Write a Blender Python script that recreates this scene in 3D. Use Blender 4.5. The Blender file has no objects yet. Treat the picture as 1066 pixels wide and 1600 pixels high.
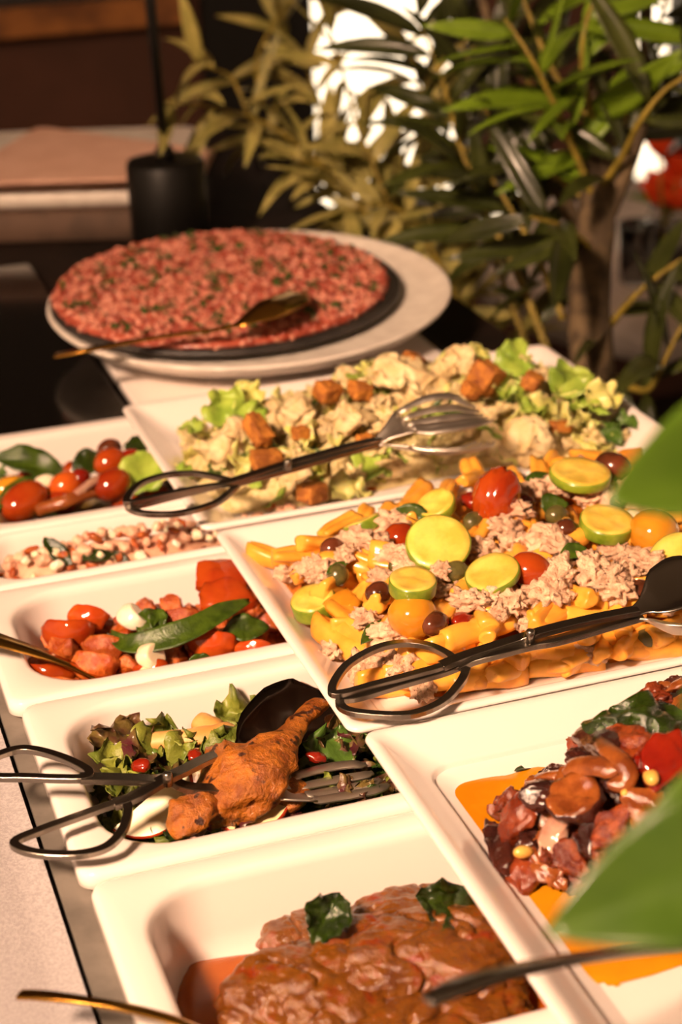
import bpy, bmesh, math, random
import numpy as np
from mathutils import Vector, Matrix, Euler, noise
rnd = random.Random(7)
C = bpy.context.scene.collection
S = bpy.context.scene
PI = math.pi

# ------------------------------------------------------------------ camera
W, H, F = 1066, 1600, 2787.277
FW = Vector((0.28182633, 0.8685932, -0.40757794)); RT = Vector((0.94572831, -0.32310711, -0.03463756)); UP = Vector((0.16177728, 0.37569622, 0.91251327))
EYE = Vector((0, 0, 0.5))
cam = bpy.data.cameras.new('camera'); co = bpy.data.objects.new('camera', cam); C.objects.link(co)
co.matrix_world = Matrix(((RT.x, UP.x, -FW.x, EYE.x), (RT.y, UP.y, -FW.y, EYE.y), (RT.z, UP.z, -FW.z, EYE.z), (0, 0, 0, 1)))
cam.sensor_fit = 'VERTICAL'; cam.sensor_height = 36; cam.lens = F / H * 36
cam.clip_start = .02; cam.clip_end = 60
cam.dof.use_dof = True; cam.dof.focus_distance = .95; cam.dof.aperture_fstop = 7.0
S.camera = co
S.view_settings.view_transform = 'Standard'; S.view_settings.look = 'None'; S.view_settings.gamma = 1
S.view_settings.use_curve_mapping = False
S.view_settings.exposure = 0.0
S.cycles.use_denoising = True
S.cycles.max_bounces = 8; S.cycles.diffuse_bounces = 4; S.cycles.glossy_bounces = 3

# ------------------------------------------------------------------ light
w = bpy.data.worlds.new('world'); S.world = w; w.use_nodes = True
bg = w.node_tree.nodes['Background']; bg.inputs[0].default_value = (1.0, .62, .36, 1); bg.inputs[1].default_value = .62
def area(name, loc, target, size, power, col):
    l = bpy.data.lights.new(name, 'AREA'); l.energy = power; l.size = size; l.color = col; l.shape = 'DISK'
    o = bpy.data.objects.new(name, l); C.objects.link(o); o.location = loc
    o.rotation_euler = (Vector(target) - Vector(loc)).to_track_quat('-Z', 'Y').to_euler(); return l
k = area('key_lamp', (-1.15, -.35, 1.62), (.32, .9, 0), .36, 29, (1, .64, .415)); k.spread = math.radians(80)
sun = bpy.data.lights.new('sun', 'SUN'); sun.energy = 12; sun.angle = .02; sun.color = (1, .88, .70)
so = bpy.data.objects.new('sun', sun); C.objects.link(so); so.rotation_euler = Vector((.15, .3, -.95)).to_track_quat('-Z', 'Y').to_euler()

# ------------------------------------------------------------------ helpers
def P(px, py, z=0.0):
    d = FW + RT * ((px - W / 2) / F) - UP * ((py - H / 2) / F)
    return EYE + d * ((z - EYE.z) / d.z)
def PD(px, py, depth):
    return EYE + (FW + RT * ((px - W / 2) / F) - UP * ((py - H / 2) / F)) * depth
def lin(h):
    h = h.lstrip('#'); o = []
    for i in (0, 2, 4):
        c = int(h[i:i + 2], 16) / 255
        o.append(c / 12.92 if c <= .04045 else ((c + .055) / 1.055) ** 2.4)
    return (*o, 1)
MATS = {}
def mat(name, c1, c2=None, rough=.5, scale=80, bump=0, bscale=None, sss=0, metal=0, coat=0, lo=.4, hi=.6, c3=None, s3=300, t3=.62, w3=.06, var=0, spec=.5, detail=4, trans=0):
    """procedural material: colour noise c1-c2, optional flecks c3, bump, all in object space"""
    m = bpy.data.materials.new(name); m.use_nodes = True; nt = m.node_tree; N = nt.nodes; L = nt.links
    b = N['Principled BSDF']
    b.inputs['Roughness'].default_value = rough; b.inputs['Metallic'].default_value = metal
    b.inputs['Specular IOR Level'].default_value = spec; b.inputs['Coat Weight'].default_value = coat; b.inputs['Coat Roughness'].default_value = .08
    b.inputs['Transmission Weight'].default_value = trans
    if sss:
        b.inputs['Subsurface Weight'].default_value = sss; b.inputs['Subsurface Scale'].default_value = .003
        b.inputs['Subsurface Radius'].default_value = (1, .5, .25)
    tc = N.new('ShaderNodeTexCoord'); oi = N.new('ShaderNodeObjectInfo')
    add = N.new('ShaderNodeVectorMath'); add.operation = 'MULTIPLY_ADD'
    comb = N.new('ShaderNodeCombineXYZ')
    for i in range(3): L.new(oi.outputs['Random'], comb.inputs[i])
    L.new(comb.outputs[0], add.inputs[0]); add.inputs[1].default_value = (3.1, 1.7, 2.3); L.new(tc.outputs['Object'], add.inputs[2])
    vec = add.outputs[0]
    def nz(sc, det=detail, r=.55):
        n = N.new('ShaderNodeTexNoise'); n.inputs['Scale'].default_value = sc; n.inputs['Detail'].default_value = det; n.inputs['Roughness'].default_value = r
        L.new(vec, n.inputs['Vector']); return n.outputs['Fac']
    def ramp(fac, a, z):
        r = N.new('ShaderNodeMapRange'); r.inputs['From Min'].default_value = a; r.inputs['From Max'].default_value = z; L.new(fac, r.inputs['Value']); return r.outputs[0]
    col = None
    if c2:
        mx = N.new('ShaderNodeMix'); mx.data_type = 'RGBA'
        mx.inputs[6].default_value = lin(c1); mx.inputs[7].default_value = lin(c2)
        L.new(ramp(nz(scale), lo, hi), mx.inputs[0]); col = mx.outputs[2]
    if c3:
        mx = N.new('ShaderNodeMix'); mx.data_type = 'RGBA'
        if col: L.new(col, mx.inputs[6])
        else: mx.inputs[6].default_value = lin(c1)
        mx.inputs[7].default_value = lin(c3)
        L.new(ramp(nz(s3, 2), t3, t3 + w3), mx.inputs[0]); col = mx.outputs[2]
    if var:
        hs = N.new('ShaderNodeHueSaturation')
        r = N.new('ShaderNodeMapRange'); r.inputs['To Min'].default_value = 1 - var; r.inputs['To Max'].default_value = 1 + var
        L.new(oi.outputs['Random'], r.inputs['Value']); L.new(r.outputs[0], hs.inputs['Value'])
        if col: L.new(col, hs.inputs['Color'])
        else: hs.inputs['Color'].default_value = lin(c1)
        col = hs.outputs[0]
    if col: L.new(col, b.inputs['Base Color'])
    else: b.inputs['Base Color'].default_value = lin(c1)
    if bump:
        bp = N.new('ShaderNodeBump'); bp.inputs['Strength'].default_value = bump; bp.inputs['Distance'].default_value = .002
        L.new(nz(bscale or scale * 2, 5, .6), bp.inputs['Height']); L.new(bp.outputs[0], b.inputs['Normal'])
        if coat: L.new(bp.outputs[0], b.inputs['Coat Normal'])
    MATS[name] = m; return m
def mesh(name, V, Fc, m=None, smooth=True):
    me = bpy.data.meshes.new(name); me.from_pydata([tuple(v) for v in V], [], [tuple(f) for f in Fc])
    if m: me.materials.append(m)
    if smooth: me.polygons.foreach_set('use_smooth', [True] * len(me.polygons))
    me.update(); return me
def tag(o, label=None, cat=None, group=None, kind=None):
    if label: o['label'] = label
    if cat: o['category'] = cat
    if group: o['group'] = group
    if kind: o['kind'] = kind
    return o
def link(name, me, parent=None, M4=None):
    o = bpy.data.objects.new(name, me); C.objects.link(o)
    if parent: o.parent = parent
    if M4 is not None: o.matrix_world = M4 if not parent else M4
    return o
def obj(name, VF, m, parent=None, smooth=True, M4=None):
    return link(name, mesh(name, VF[0], VF[1], m, smooth), parent, M4)
def empty(name, loc, label, cat, group=None, rot=None):
    o = bpy.data.objects.new(name, None); C.objects.link(o); o.location = loc; o.empty_display_size = .01
    if rot: o.rotation_euler = rot
    return tag(o, label, cat, group)
def local(VF, org):
    org = Vector(org); return [Vector(v) - org for v in VF[0]], VF[1]
def join(*parts):
    V, Fc = [], []
    for v, f in parts:
        n = len(V); V += list(v); Fc += [tuple(i + n for i in q) for q in f]
    return V, Fc
def loft(loops, cap0=True, cap1=True):
    n = len(loops[0]); V = [v for l in loops for v in l]; Fc = []
    for i in range(len(loops) - 1):
        for j in range(n):
            k = (j + 1) % n; Fc.append((i * n + j, i * n + k, (i + 1) * n + k, (i + 1) * n + j))
    if cap0: Fc.append(tuple(range(n - 1, -1, -1)))
    if cap1: Fc.append(tuple((len(loops) - 1) * n + j for j in range(n)))
    return V, Fc
def box(x0, y0, z0, x1, y1, z1):
    V = [(x, y, z) for z in (z0, z1) for x, y in ((x0, y0), (x1, y0), (x1, y1), (x0, y1))]
    return V, [(3, 2, 1, 0), (4, 5, 6, 7), (0, 1, 5, 4), (1, 2, 6, 5), (2, 3, 7, 6), (3, 0, 4, 7)]
def rrect(x0, x1, y0, y1, r, z, n=8):
    out = []
    r = min(r, (x1 - x0) / 2 - 1e-4, (y1 - y0) / 2 - 1e-4)
    for cx, cy, a in ((x1 - r, y1 - r, 0), (x0 + r, y1 - r, 90), (x0 + r, y0 + r, 180), (x1 - r, y0 + r, 270)):
        for i in range(n + 1):
            t = math.radians(a + 90 * i / n); out.append((cx + r * math.cos(t), cy + r * math.sin(t), z))
    return out
def lathe(prof, n=64):
    loops = [[(r * math.cos(2 * PI * j / n), r * math.sin(2 * PI * j / n), z) for j in range(n)] for r, z in prof]
    return loft(loops)
def tube(pts, rad, n=10):
    """round tube along points, radius per point or one"""
    pts = [Vector(p) for p in pts]; loops = []; up = Vector((0, 0, 1))
    for i, p in enumerate(pts):
        t = (pts[min(i + 1, len(pts) - 1)] - pts[max(i - 1, 0)]).normalized()
        a = t.cross(up); a = a.normalized() if a.length > 1e-4 else Vector((1, 0, 0)); b = a.cross(t)
        r = rad[i] if isinstance(rad, (list, tuple)) else rad
        loops.append([p + a * (r * math.cos(2 * PI * j / n)) + b * (r * math.sin(2 * PI * j / n)) for j in range(n)])
    return loft(loops)
def smooth_path(pts, k=6, closed=False):
    pts = [Vector(p) for p in pts]; n = len(pts); out = []
    for i in range(n if closed else n - 1):
        g = (lambda j: pts[j % n]) if closed else (lambda j: pts[max(0, min(n - 1, j))])
        p0, p1, p2, p3 = g(i - 1), g(i), g(i + 1), g(i + 2)
        for s in range(k):
            t = s / k
            out.append(.5 * ((2 * p1) + (p2 - p0) * t + (2 * p0 - 5 * p1 + 4 * p2 - p3) * t * t + (3 * p1 - p0 - 3 * p2 + p3) * t ** 3))
    if not closed: out.append(pts[-1])
    return out
def strip(pts, wd, th, up=Vector((0, 0, 1)), closed=False):
    """flat metal strip with bevelled rectangular section; wd may be a list"""
    n = len(pts); loops = []
    for i, p in enumerate(pts):
        a = pts[(i + 1) % n] if closed else pts[min(i + 1, n - 1)]; b = pts[(i - 1) % n] if closed else pts[max(i - 1, 0)]
        t = (a - b).normalized(); s = t.cross(up).normalized(); u = s.cross(t)
        w2 = (wd[i] if isinstance(wd, (list, tuple)) else wd) / 2; h = th / 2; e = min(w2, h) * .18
        loops.append([p + s * x + u * y for x, y in ((w2, -h + e), (w2, h - e), (w2 - e, h), (-w2 + e, h), (-w2, h - e), (-w2, -h + e), (-w2 + e, -h), (w2 - e, -h))])
    if closed: loops.append(loops[0]); return loft(loops, False, False)
    return loft(loops)
def dished(pts, wd, dish, th, up=Vector((0, 0, 1)), K=9):
    """spoon-like strip: wd full widths, dish = how far the middle sinks"""
    top, bot = [], []
    n = len(pts)
    for i, p in enumerate(pts):
        t = (pts[min(i + 1, n - 1)] - pts[max(i - 1, 0)]).normalized(); s = t.cross(up).normalized(); u = s.cross(t)
        r = []
        for j in range(K):
            x = j / (K - 1) * 2 - 1; r.append(p + s * (x * wd[i] / 2) - u * (dish[i] * (1 - x * x)))
        top.append(r); bot.append([q - u * th for q in r])
    loops = [a + b[::-1] for a, b in zip(top, bot)]
    return loft(loops)
_ico = {}
def ico(sub):
    if sub not in _ico:
        bm = bmesh.new(); bmesh.ops.create_icosphere(bm, subdivisions=sub, radius=1)
        _ico[sub] = ([v.co.copy() for v in bm.verts], [tuple(v.index for v in f.verts) for f in bm.faces]); bm.free()
    return _ico[sub]
def blob(sub, dims, amp=.2, freq=1.6, seed=0, octv=3, box_=0, ridge=0):
    V, Fc = ico(sub); out = []; o = Vector((seed * 7.3, seed * 3.1, seed * 1.7))
    for v in V:
        p = v.copy()
        if box_:
            m = max(abs(p.x), abs(p.y), abs(p.z)); p = p * ((1 - box_) + box_ / m * .82)
        d = 0; a = 1; f = freq
        for k in range(octv):
            nz = noise.noise(v * f + o)
            if ridge: nz = (.35 - abs(nz)) * 1.6 * ridge + nz * (1 - ridge)
            d += a * nz; a *= .5; f *= 2.1
        p = p * (1 + amp * d)
        out.append(Vector((p.x * dims[0] / 2, p.y * dims[1] / 2, p.z * dims[2] / 2)))
    return out, Fc
def leaf(L, Wd, shape=1.0, fold=.25, curl=.3, wave=0, seed=0, nu=10, nv=6, th=.0004, tipp=1.6, crump=0):
    """leaf along +x from 0 to L: folded on the midrib, curled down, wavy edge; thin closed body"""
    rows = []
    for i in range(nu + 1):
        u = i / nu; hw = Wd / 2 * (math.sin(PI * u ** shape) ** .75 if 0 < u < 1 else 0) * (1 - .25 * max(0, u - .6) * tipp)
        hw = max(hw, Wd * .02)
        ang = curl * u; x = L * (math.sin(ang) / curl if abs(curl) > 1e-3 else u); z0 = -L * ((1 - math.cos(ang)) / curl if abs(curl) > 1e-3 else 0)
        r = []
        for j in range(nv + 1):
            s = j / nv * 2 - 1
            z = z0 + abs(s) * hw * fold * 2 - hw * fold + wave * hw * abs(s) * math.sin(u * 17 + seed + (2 if s > 0 else 0))
            q = Vector((x, s * hw, z))
            if crump:
                nn = noise.noise_vector(q * (2.2 / Wd) + Vector((seed * 3.3, 0, 0))) + noise.noise_vector(q * (6.0 / Wd) + Vector((seed, 5, 0))) * .38; q += nn * (crump * Wd)
            r.append(q)
        rows.append(r)
    n = nv + 1
    V = [q for r in rows for q in r]; Fc = []
    m = len(V); V += [q - Vector((0, 0, th)) for q in V]
    for i in range(nu):
        for j in range(nv):
            a, b, c, d = i * n + j, i * n + j + 1, (i + 1) * n + j + 1, (i + 1) * n + j
            Fc.append((a, d, c, b)); Fc.append((m + a, m + b, m + c, m + d))
    ring = [j for j in range(n)] + [i * n + nv for i in range(1, nu + 1)] + [nu * n + j for j in range(nv - 1, -1, -1)] + [i * n for i in range(nu - 1, 0, -1)]
    for a, b in zip(ring, ring[1:] + ring[:1]): Fc.append((a, b, m + b, m + a))
    return V, Fc
def TRS(loc, rot=(0, 0, 0), sc=1):
    s = (sc, sc, sc) if isinstance(sc, (int, float)) else sc
    q = rot if not isinstance(rot, (tuple, list)) else Euler(rot)
    return Matrix.LocRotScale(Vector(loc), q, Vector(s))
def axes(x, z=None):
    """rotation whose local x points along x and z as near z as possible"""
    x = Vector(x).normalized(); z = Vector(z) if z is not None else Vector((0, 0, 1))
    y = z.cross(x)
    if y.length < 1e-4: y = Vector((0, 1, 0))
    y.normalize(); z = x.cross(y)
    return Matrix((x, y, z)).transposed().to_quaternion()
def rrot(tilt=PI):
    return Euler((rnd.uniform(-tilt, tilt), rnd.uniform(-tilt, tilt), rnd.uniform(0, 2 * PI)))
def put(name, variants, loc, rot, sc, label, cat, group=None):
    """one thing from a list of variants; a variant is a mesh or (mesh, [(part name, mesh)])"""
    v = rnd.choice(variants) if isinstance(variants, list) else variants
    me, kids = v if isinstance(v, tuple) else (v, [])
    o = link(name, me, None, TRS(loc, rot, sc)); tag(o, label, cat, group)
    for kn, km in kids: 
        c = bpy.data.objects.new(kn, km); C.objects.link(c); c.parent = o
    return o
class Heap:
    """a mound of food: footprint polygon (world), floor z, height, edge softness"""
    def __init__(s, poly, z0, h, edge, lump=.25, seed=1):
        s.p = [(a[0], a[1]) for a in poly]; s.z0, s.h, s.e, s.l, s.sd = z0, h, edge, lump, seed
        a = np.array(s.p); s.lo, s.hi = a.min(0), a.max(0)
    def dist(s, x, y):
        ins = False; best = 9; n = len(s.p)
        for i in range(n):
            x1, y1 = s.p[i]; x2, y2 = s.p[(i + 1) % n]
            if (y1 > y) != (y2 > y) and x < (x2 - x1) * (y - y1) / (y2 - y1) + x1: ins = not ins
            dx, dy = x2 - x1, y2 - y1; t = max(0, min(1, ((x - x1) * dx + (y - y1) * dy) / (dx * dx + dy * dy + 1e-12)))
            best = min(best, math.hypot(x - x1 - t * dx, y - y1 - t * dy))
        return best if ins else -best
    def snap(s, x, y):
        if s.dist(x, y) >= 0: return x, y
        best = None; n = len(s.p)
        for i in range(n):
            x1, y1 = s.p[i]; x2, y2 = s.p[(i + 1) % n]; dx, dy = x2 - x1, y2 - y1
            t = max(0, min(1, ((x - x1) * dx + (y - y1) * dy) / (dx * dx + dy * dy + 1e-12))); q = (x1 + t * dx, y1 + t * dy); d = math.hypot(x - q[0], y - q[1])
            if best is None or d < best[0]: best = (d, q)
        return best[1]
    def z(s, x, y):
        d = s.dist(x, y)
        if d <= 0: return s.z0
        t = min(1, d / s.e); t = math.sin(t * PI / 2) ** .8
        return s.z0 + s.h * t * (1 + s.l * noise.noise(Vector((x * 28, y * 28, s.sd))))
    def hit(s, px, py, off=0):
        z = s.z0
        for i in range(60):
            z2 = s.z0 + s.h * 1.6 * (1 - i / 59) + off
            q = P(px, py, z2)
            if s.z(q.x, q.y) + off >= z2: return q
        return P(px, py, s.z0 + off)
    def mound(s, name, m, drop=.003, step=.004):
        xs = np.arange(s.lo[0], s.hi[0] + step, step); ys = np.arange(s.lo[1], s.hi[1] + step, step)
        idx = {}; V = []; Fc = []
        for i, x in enumerate(xs):
            for j, y in enumerate(ys):
                if s.dist(x, y) > -step * .7:
                    x2, y2 = s.snap(x, y); idx[i, j] = len(V); V.append((x2, y2, max(s.z0 + .0004, s.z(x2, y2) - drop)))
        for (i, j), a in idx.items():
            if (i + 1, j) in idx and (i, j + 1) in idx and (i + 1, j + 1) in idx: Fc.append((a, idx[i + 1, j], idx[i + 1, j + 1], idx[i, j + 1]))
        return obj(name, (V, Fc), m)
    def pts(s, n, mind, margin=.0, tries=40):
        out = []
        for _ in range(n * tries):
            x = rnd.uniform(s.lo[0], s.hi[0]); y = rnd.uniform(s.lo[1], s.hi[1])
            if s.dist(x, y) < margin: continue
            if any((x - a) ** 2 + (y - b) ** 2 < mind * mind for a, b in out): continue
            out.append((x, y))
            if len(out) >= n: break
        return out

def cut(VF, planes):
    """flatten the mesh against planes (n, d): every vertex beyond one is pressed onto it, giving knife-cut faces"""
    out = []
    for v in VF[0]:
        v = Vector(v)
        for _ in range(2):
            for nrm, d in planes:
                e = v.dot(nrm) - d
                if e > 0: v = v - nrm * e
        out.append(v)
    return out, VF[1]
def cutblob(sub, dims, seed, k=4, depth=.45, amp=.12, freq=1.5, octv=3, **kw):
    r = random.Random(seed * 13 + 5); pl = []
    for _ in range(k):
        nrm = Vector((r.gauss(0, 1), r.gauss(0, 1), r.gauss(0, 1))).normalized()
        ext = math.sqrt(sum((nrm[i] * dims[i] / 2) ** 2 for i in range(3))); pl.append((nrm, ext * r.uniform(depth, depth + .3)))
    V, Fc = cut(blob(sub, dims, .06, 1, seed, 2), pl); o = Vector((seed * 2.1, seed * .7, 3)); m = min(dims)
    return [v + noise.noise_vector(v * (freq * 1.6 / m) + o) * (amp * m * .5) + noise.noise_vector(v * (freq * 5 / m) + o) * (amp * m * .2) for v in V], Fc
def hitpx(px, py, off=0):
    """first built surface along the line of sight, raised by off"""
    bpy.context.view_layer.update()
    d = (FW + RT * ((px - W / 2) / F) - UP * ((py - H / 2) / F)).normalized()
    ok, loc, nrm, i, ob, mt = S.ray_cast(bpy.context.evaluated_depsgraph_get(), EYE, d)
    return loc + Vector((0, 0, off)) if ok else P(px, py, 0)
LAND = {}
def near(dish, base, x, y):
    """label that names the nearest landmark of the dish"""
    b = min(LAND[dish], key=lambda q: (q[0].x - x) ** 2 + (q[0].y - y) ** 2); t = b[1]
    if t.startswith(('around the ', 'near the ')):
        d = Vector((x - b[0].x, y - b[0].y)); u = d.dot(Vector((RT.x, RT.y)).normalized()); v = d.dot(Vector((FW.x, FW.y)).normalized())
        w_ = ('right of' if u > 0 else 'left of') if abs(u) > abs(v) else ('behind' if v > 0 else 'in front of')
        t = ('just ' if d.length < .016 else '') + w_ + t[t.index(' the '):]
    return base + ' ' + t
# ------------------------------------------------------------------ materials
mat('porcelain', 'EAE0DA', rough=.16, spec=.5, coat=.3)
mat('stoneware', 'E6DDD2', 'D9CFC4', rough=.35, scale=60)
mat('speckled_stone', 'B9AEA5', '8E857F', rough=.5, scale=500, lo=.45, hi=.55)
mat('slate', '23201E', '312C29', rough=.45, scale=40, bump=.3)
mat('steel', '948D84', rough=.27, metal=1, bump=.03, scale=600)
mat('brushed_steel', '8D867E', '7A746D', rough=.45, metal=.35, scale=30)
mat('bright_steel', 'D2C9BE', rough=.42, metal=1)
mat('dark_steel', '4A433D', rough=.22, metal=1)
mat('brass', 'B98A3E', rough=.2, metal=1)
mat('black_metal', '0C0A08', rough=.45, spec=.3)
mat('black_glass', '0B0908', rough=.12)
mat('linen', 'B4AEB0', 'A09A9C', rough=.9, scale=700, bump=.5, bscale=1500)
mat('wood_counter', '1E140F', '150E0A', spec=.15, rough=.7, scale=20)
mat('wall_brown', '4E2C1C', '452616', rough=.8, scale=8)
mat('oak', '9A6028', '6E4018', rough=.5, scale=12)
mat('dark_floor', '2A1D15', '1E140E', rough=.5, scale=6)
mat('plaster', 'B8A898', rough=.9)
mat('paper_pink', 'D8AE98', 'CFA48E', rough=.9, scale=30)
mat('pavement', 'E8E0D4', 'D8CFC2', rough=.9, scale=3)
mat('pasta', 'E6A83E', 'D8902E', rough=.28, scale=60, sss=0, coat=.25, var=.1, c3='D8842C', s3=220, t3=.68)
mat('pasta_sauce', 'B86A1E', 'A85C16', rough=.3, scale=70, bump=.4, coat=.3)
mat('tuna', 'EBC8A6', 'D0A384', rough=.65, scale=200, bump=1, bscale=700, c3='7A5646', s3=300, t3=.66, var=.1)
mat('zucchini_flesh', 'DFC45C', 'CCAC42', rough=.35, scale=70, sss=.3, coat=.2, var=.06, bump=.1)
mat('zucchini_rind', '86962A', '647A1C', rough=.3, scale=90, coat=.3, var=.15)
mat('olive_brown', '5E2E1A', '42200F', rough=.18, scale=60, coat=.5, var=.3)
mat('caper', '5C552C', '454020', rough=.25, scale=120, coat=.3, bump=.2)
mat('tomato_red', '86280A', '9A3C0E', rough=.12, scale=40, sss=.06, coat=.6, var=.1)
mat('tomato_flesh', '9C4012', 'BC6428', rough=.27, scale=120, sss=.06, coat=.4, bump=.7, bscale=400, var=.18, c3='3A2010', s3=420, t3=.68)
mat('stew_red', '6A220C', '984418', rough=.22, scale=140, coat=.5, bump=.8, bscale=420, var=.2)
mat('tomato_orange', 'BC5418', 'A83E12', rough=.15, scale=50, sss=.06, coat=.5, var=.1)
mat('tomato_yellow', 'C88A22', 'B8761A', rough=.12, scale=30, sss=.1, coat=.6)
mat('basil', '40560F', '2C4009', rough=.34, scale=120, coat=.3, bump=.4, bscale=350, var=.15)
mat('basil_wet', '2A3C0A', '1A2806', rough=.16, scale=120, coat=.5, bump=.6, bscale=260)
mat('chicken', 'EAD6A6', 'D8BC84', rough=.45, scale=110, bump=1, bscale=420, sss=.05, coat=.2, c3='B05A22', s3=150, t3=.7, var=.08)
mat('dressing', 'E4D29C', 'CDB87C', rough=.35, scale=140, bump=.9, bscale=420, coat=.3, c3='8FA04A', s3=120, t3=.64)
mat('lettuce_pale', 'D6CF86', 'C5C468', rough=.35, scale=60, bump=.5, bscale=200, coat=.2, var=.12, sss=.15)
mat('lettuce_green', '9DB248', '7C9A34', rough=.35, scale=50, bump=.5, bscale=200, coat=.2, var=.15)
mat('lettuce_dark', '4E6B26', '37501A', rough=.3, scale=50, bump=.5, bscale=180, coat=.3, var=.2)
mat('lettuce_mid', '848A34', '5C6A22', rough=.4, scale=50, bump=.6, bscale=200, coat=.15, var=.25)
mat('lettuce_red', '4A1F24', '6A5A2C', rough=.3, scale=60, bump=.5, bscale=180, coat=.3, var=.2)
mat('crouton', 'BE7A2A', '92541A', rough=.7, scale=110, bump=.7, bscale=300, c3='6A3410', s3=140, t3=.66, var=.1)
mat('beef', '603006', '845010', rough=.24, scale=80, lo=.34, hi=.66, bump=.6, bscale=420, coat=.8, spec=.7, c3='7C2A04', s3=80, t3=.54, w3=.16)
mat('beef_sauce', '9A4A0A', 'A8560E', rough=.22, scale=30, coat=.1, spec=.35)
mat('sauce_film', 'C07A22', 'D89A3A', rough=.25, scale=120, coat=.4)
mat('oil_orange', 'CE8A12', 'C47A0C', rough=.12, scale=25, coat=.2)
mat('duck', 'B66C20', '84440F', rough=.32, scale=110, lo=.36, hi=.64, bump=1, bscale=380, coat=.35, c3='3A180A', s3=130, t3=.6)
mat('parsnip', 'D8A864', 'C48E48', rough=.5, scale=50, bump=.3)
mat('apple_flesh', 'E6D9A8', 'DBCB92', rough=.35, scale=60)
mat('apple_skin', 'B8401E', '9E2C14', rough=.2, scale=80, coat=.4)
mat('radicchio', '6A1E38', 'D9BFB8', rough=.3, scale=70, lo=.48, hi=.56, coat=.3)
mat('mozzarella', 'F0E4CC', 'E8D8B8', rough=.25, scale=40, coat=.4, sss=.3)
mat('eggplant_skin', '2E1512', '451F16', rough=.16, scale=60, coat=.6, bump=.4, bscale=220)
mat('eggplant_flesh', '5E220E', '80381A', rough=.2, scale=80, coat=.5, bump=.6, bscale=260, var=.2)
mat('onion_cooked', '8E4E20', '6E3616', rough=.16, scale=90, coat=.6, sss=.08, bump=.4, bscale=300, var=.15)
mat('onion_raw', 'B8947E', '9A6A5C', rough=.2, scale=50, coat=.4, sss=.2)
mat('pepper_red', '74140A', '86200C', rough=.14, scale=40, coat=.7)
mat('pine_nut', 'E2B860', 'D6A048', rough=.3, scale=90, coat=.3)
mat('tartare', 'A64E38', '8E3A28', rough=.35, scale=90, coat=.3, c3='D49482', s3=130, t3=.6)
mat('tartare_pale', 'BE745A', 'D0907A', rough=.35, scale=200, coat=.3)
mat('tartare_dark', '944030', '823222', rough=.35, scale=200, coat=.3)
mat('herb_green', '3E5420', '2A3C14', rough=.5, scale=200)
mat('potato_pink', 'E6BC9E', 'D49C80', rough=.35, scale=60, bump=.3, coat=.2, var=.12)
mat('leaf_olive', 'A89C58', '8A8444', rough=.45, scale=30, var=.3)
mat('leaf_green', '3A4018', '2A3010', rough=.35, scale=30, var=.35, coat=.15)
mat('leaf_fresh', '66801C', '566E14', rough=.35, scale=30, var=.2)
mat('leaf_broad', '466218', '324E0C', rough=.35, scale=14, coat=.2)
mat('bark', '6A583E', '463826', rough=.85, scale=50, bump=.8, bscale=120)
mat('twig', '94802C', '786820', rough=.6, scale=60)
mat('terracotta', '5A4436', '4A382C', rough=.8, scale=20)
mat('soil', '1C130D', '120C08', rough=.95, scale=60, bump=.8)
mat('orange_petal', 'E2480E', 'CE3208', rough=.5, scale=40)
mat('clear_glass', 'FFFFFF', rough=.02, trans=1)
mat('white_cloth', 'D8CDC4', rough=.9)
Mt = MATS

# ------------------------------------------------------------------ room shell
def struct(name, VF, m, parent=None, smooth=False):
    o = obj(name, VF, m, parent, smooth)
    if not parent: o['kind'] = 'structure'
    return o
struct('floor', box(-3, -4, -.94, 5, 3.4, -.9), Mt['dark_floor'])
struct('ceiling', box(-3, -4, 1.9, 5, 3.4, 1.94), Mt['plaster'])
YW = 3.3
struct('wall_back', join(box(-3, YW, -.9, .83, YW + .1, 1.9), box(1.0, YW, -.9, 5, YW + .1, -.47), box(2.3, YW, -.47, 5, YW + .1, 1.9), box(1.0, YW, 1.2, 2.3, YW + .1, 1.9), box(1.39, YW, -.335, 1.72, YW + .1, 1.2)), Mt['wall_brown'])
struct('trim_1', box(.83, YW - .03, -.9, 1.0, YW + .12, 1.9), Mt['black_metal'])
wf = struct('window_1', join(box(1.0, YW, -.47, 1.05, YW + .06, 1.2), box(2.26, YW, -.47, 2.3, YW + .06, 1.2), box(1.05, YW, -.47, 1.385, YW + .06, -.40), box(1.05, YW, 1.15, 1.385, YW + .06, 1.2)), Mt['black_metal'])
for a, b in ((1.36, 1.39), (1.715, 1.74), (1.84, 1.99)):
    obj('mullion', box(a, YW - .01, -.47, b, YW + .06, 1.2), Mt['black_metal'], wf, False)
for a, b in ((1.05, 1.36), (1.39, 1.715), (1.74, 1.84), (1.99, 2.26)):
    obj('pane', box(a, YW + .025, -.47, b, YW + .031, 1.19), Mt['clear_glass'], wf, False)
struct('pavement', box(-6, 3.4, -1.0, 14, 16, -.9), Mt['pavement'])
struct('wall_outside', box(-6, 16, -1.0, 14, 16.2, 4), Mt['pavement'])
# framed board low on the left wall: oak rail with panel
fr = empty('wall_board', (-.2, YW - .03, .05), 'wide oak framed board hung on the dark brown wall', 'board')
zz = (PD(200, 44, 3.22)).z
obj('frame_rail', local(box(-1.2, YW - .05, zz, .79, YW - .001, zz + .05), fr.location), Mt['oak'], fr, False)
obj('frame_side', local(box(.74, YW - .05, zz + .05, .79, YW - .001, zz + .8), fr.location), Mt['oak'], fr, False)
obj('panel', local(box(-1.2, YW - .02, zz + .05, .74, YW - .001, zz + .8), fr.location), Mt['slate'], fr, False)

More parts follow.
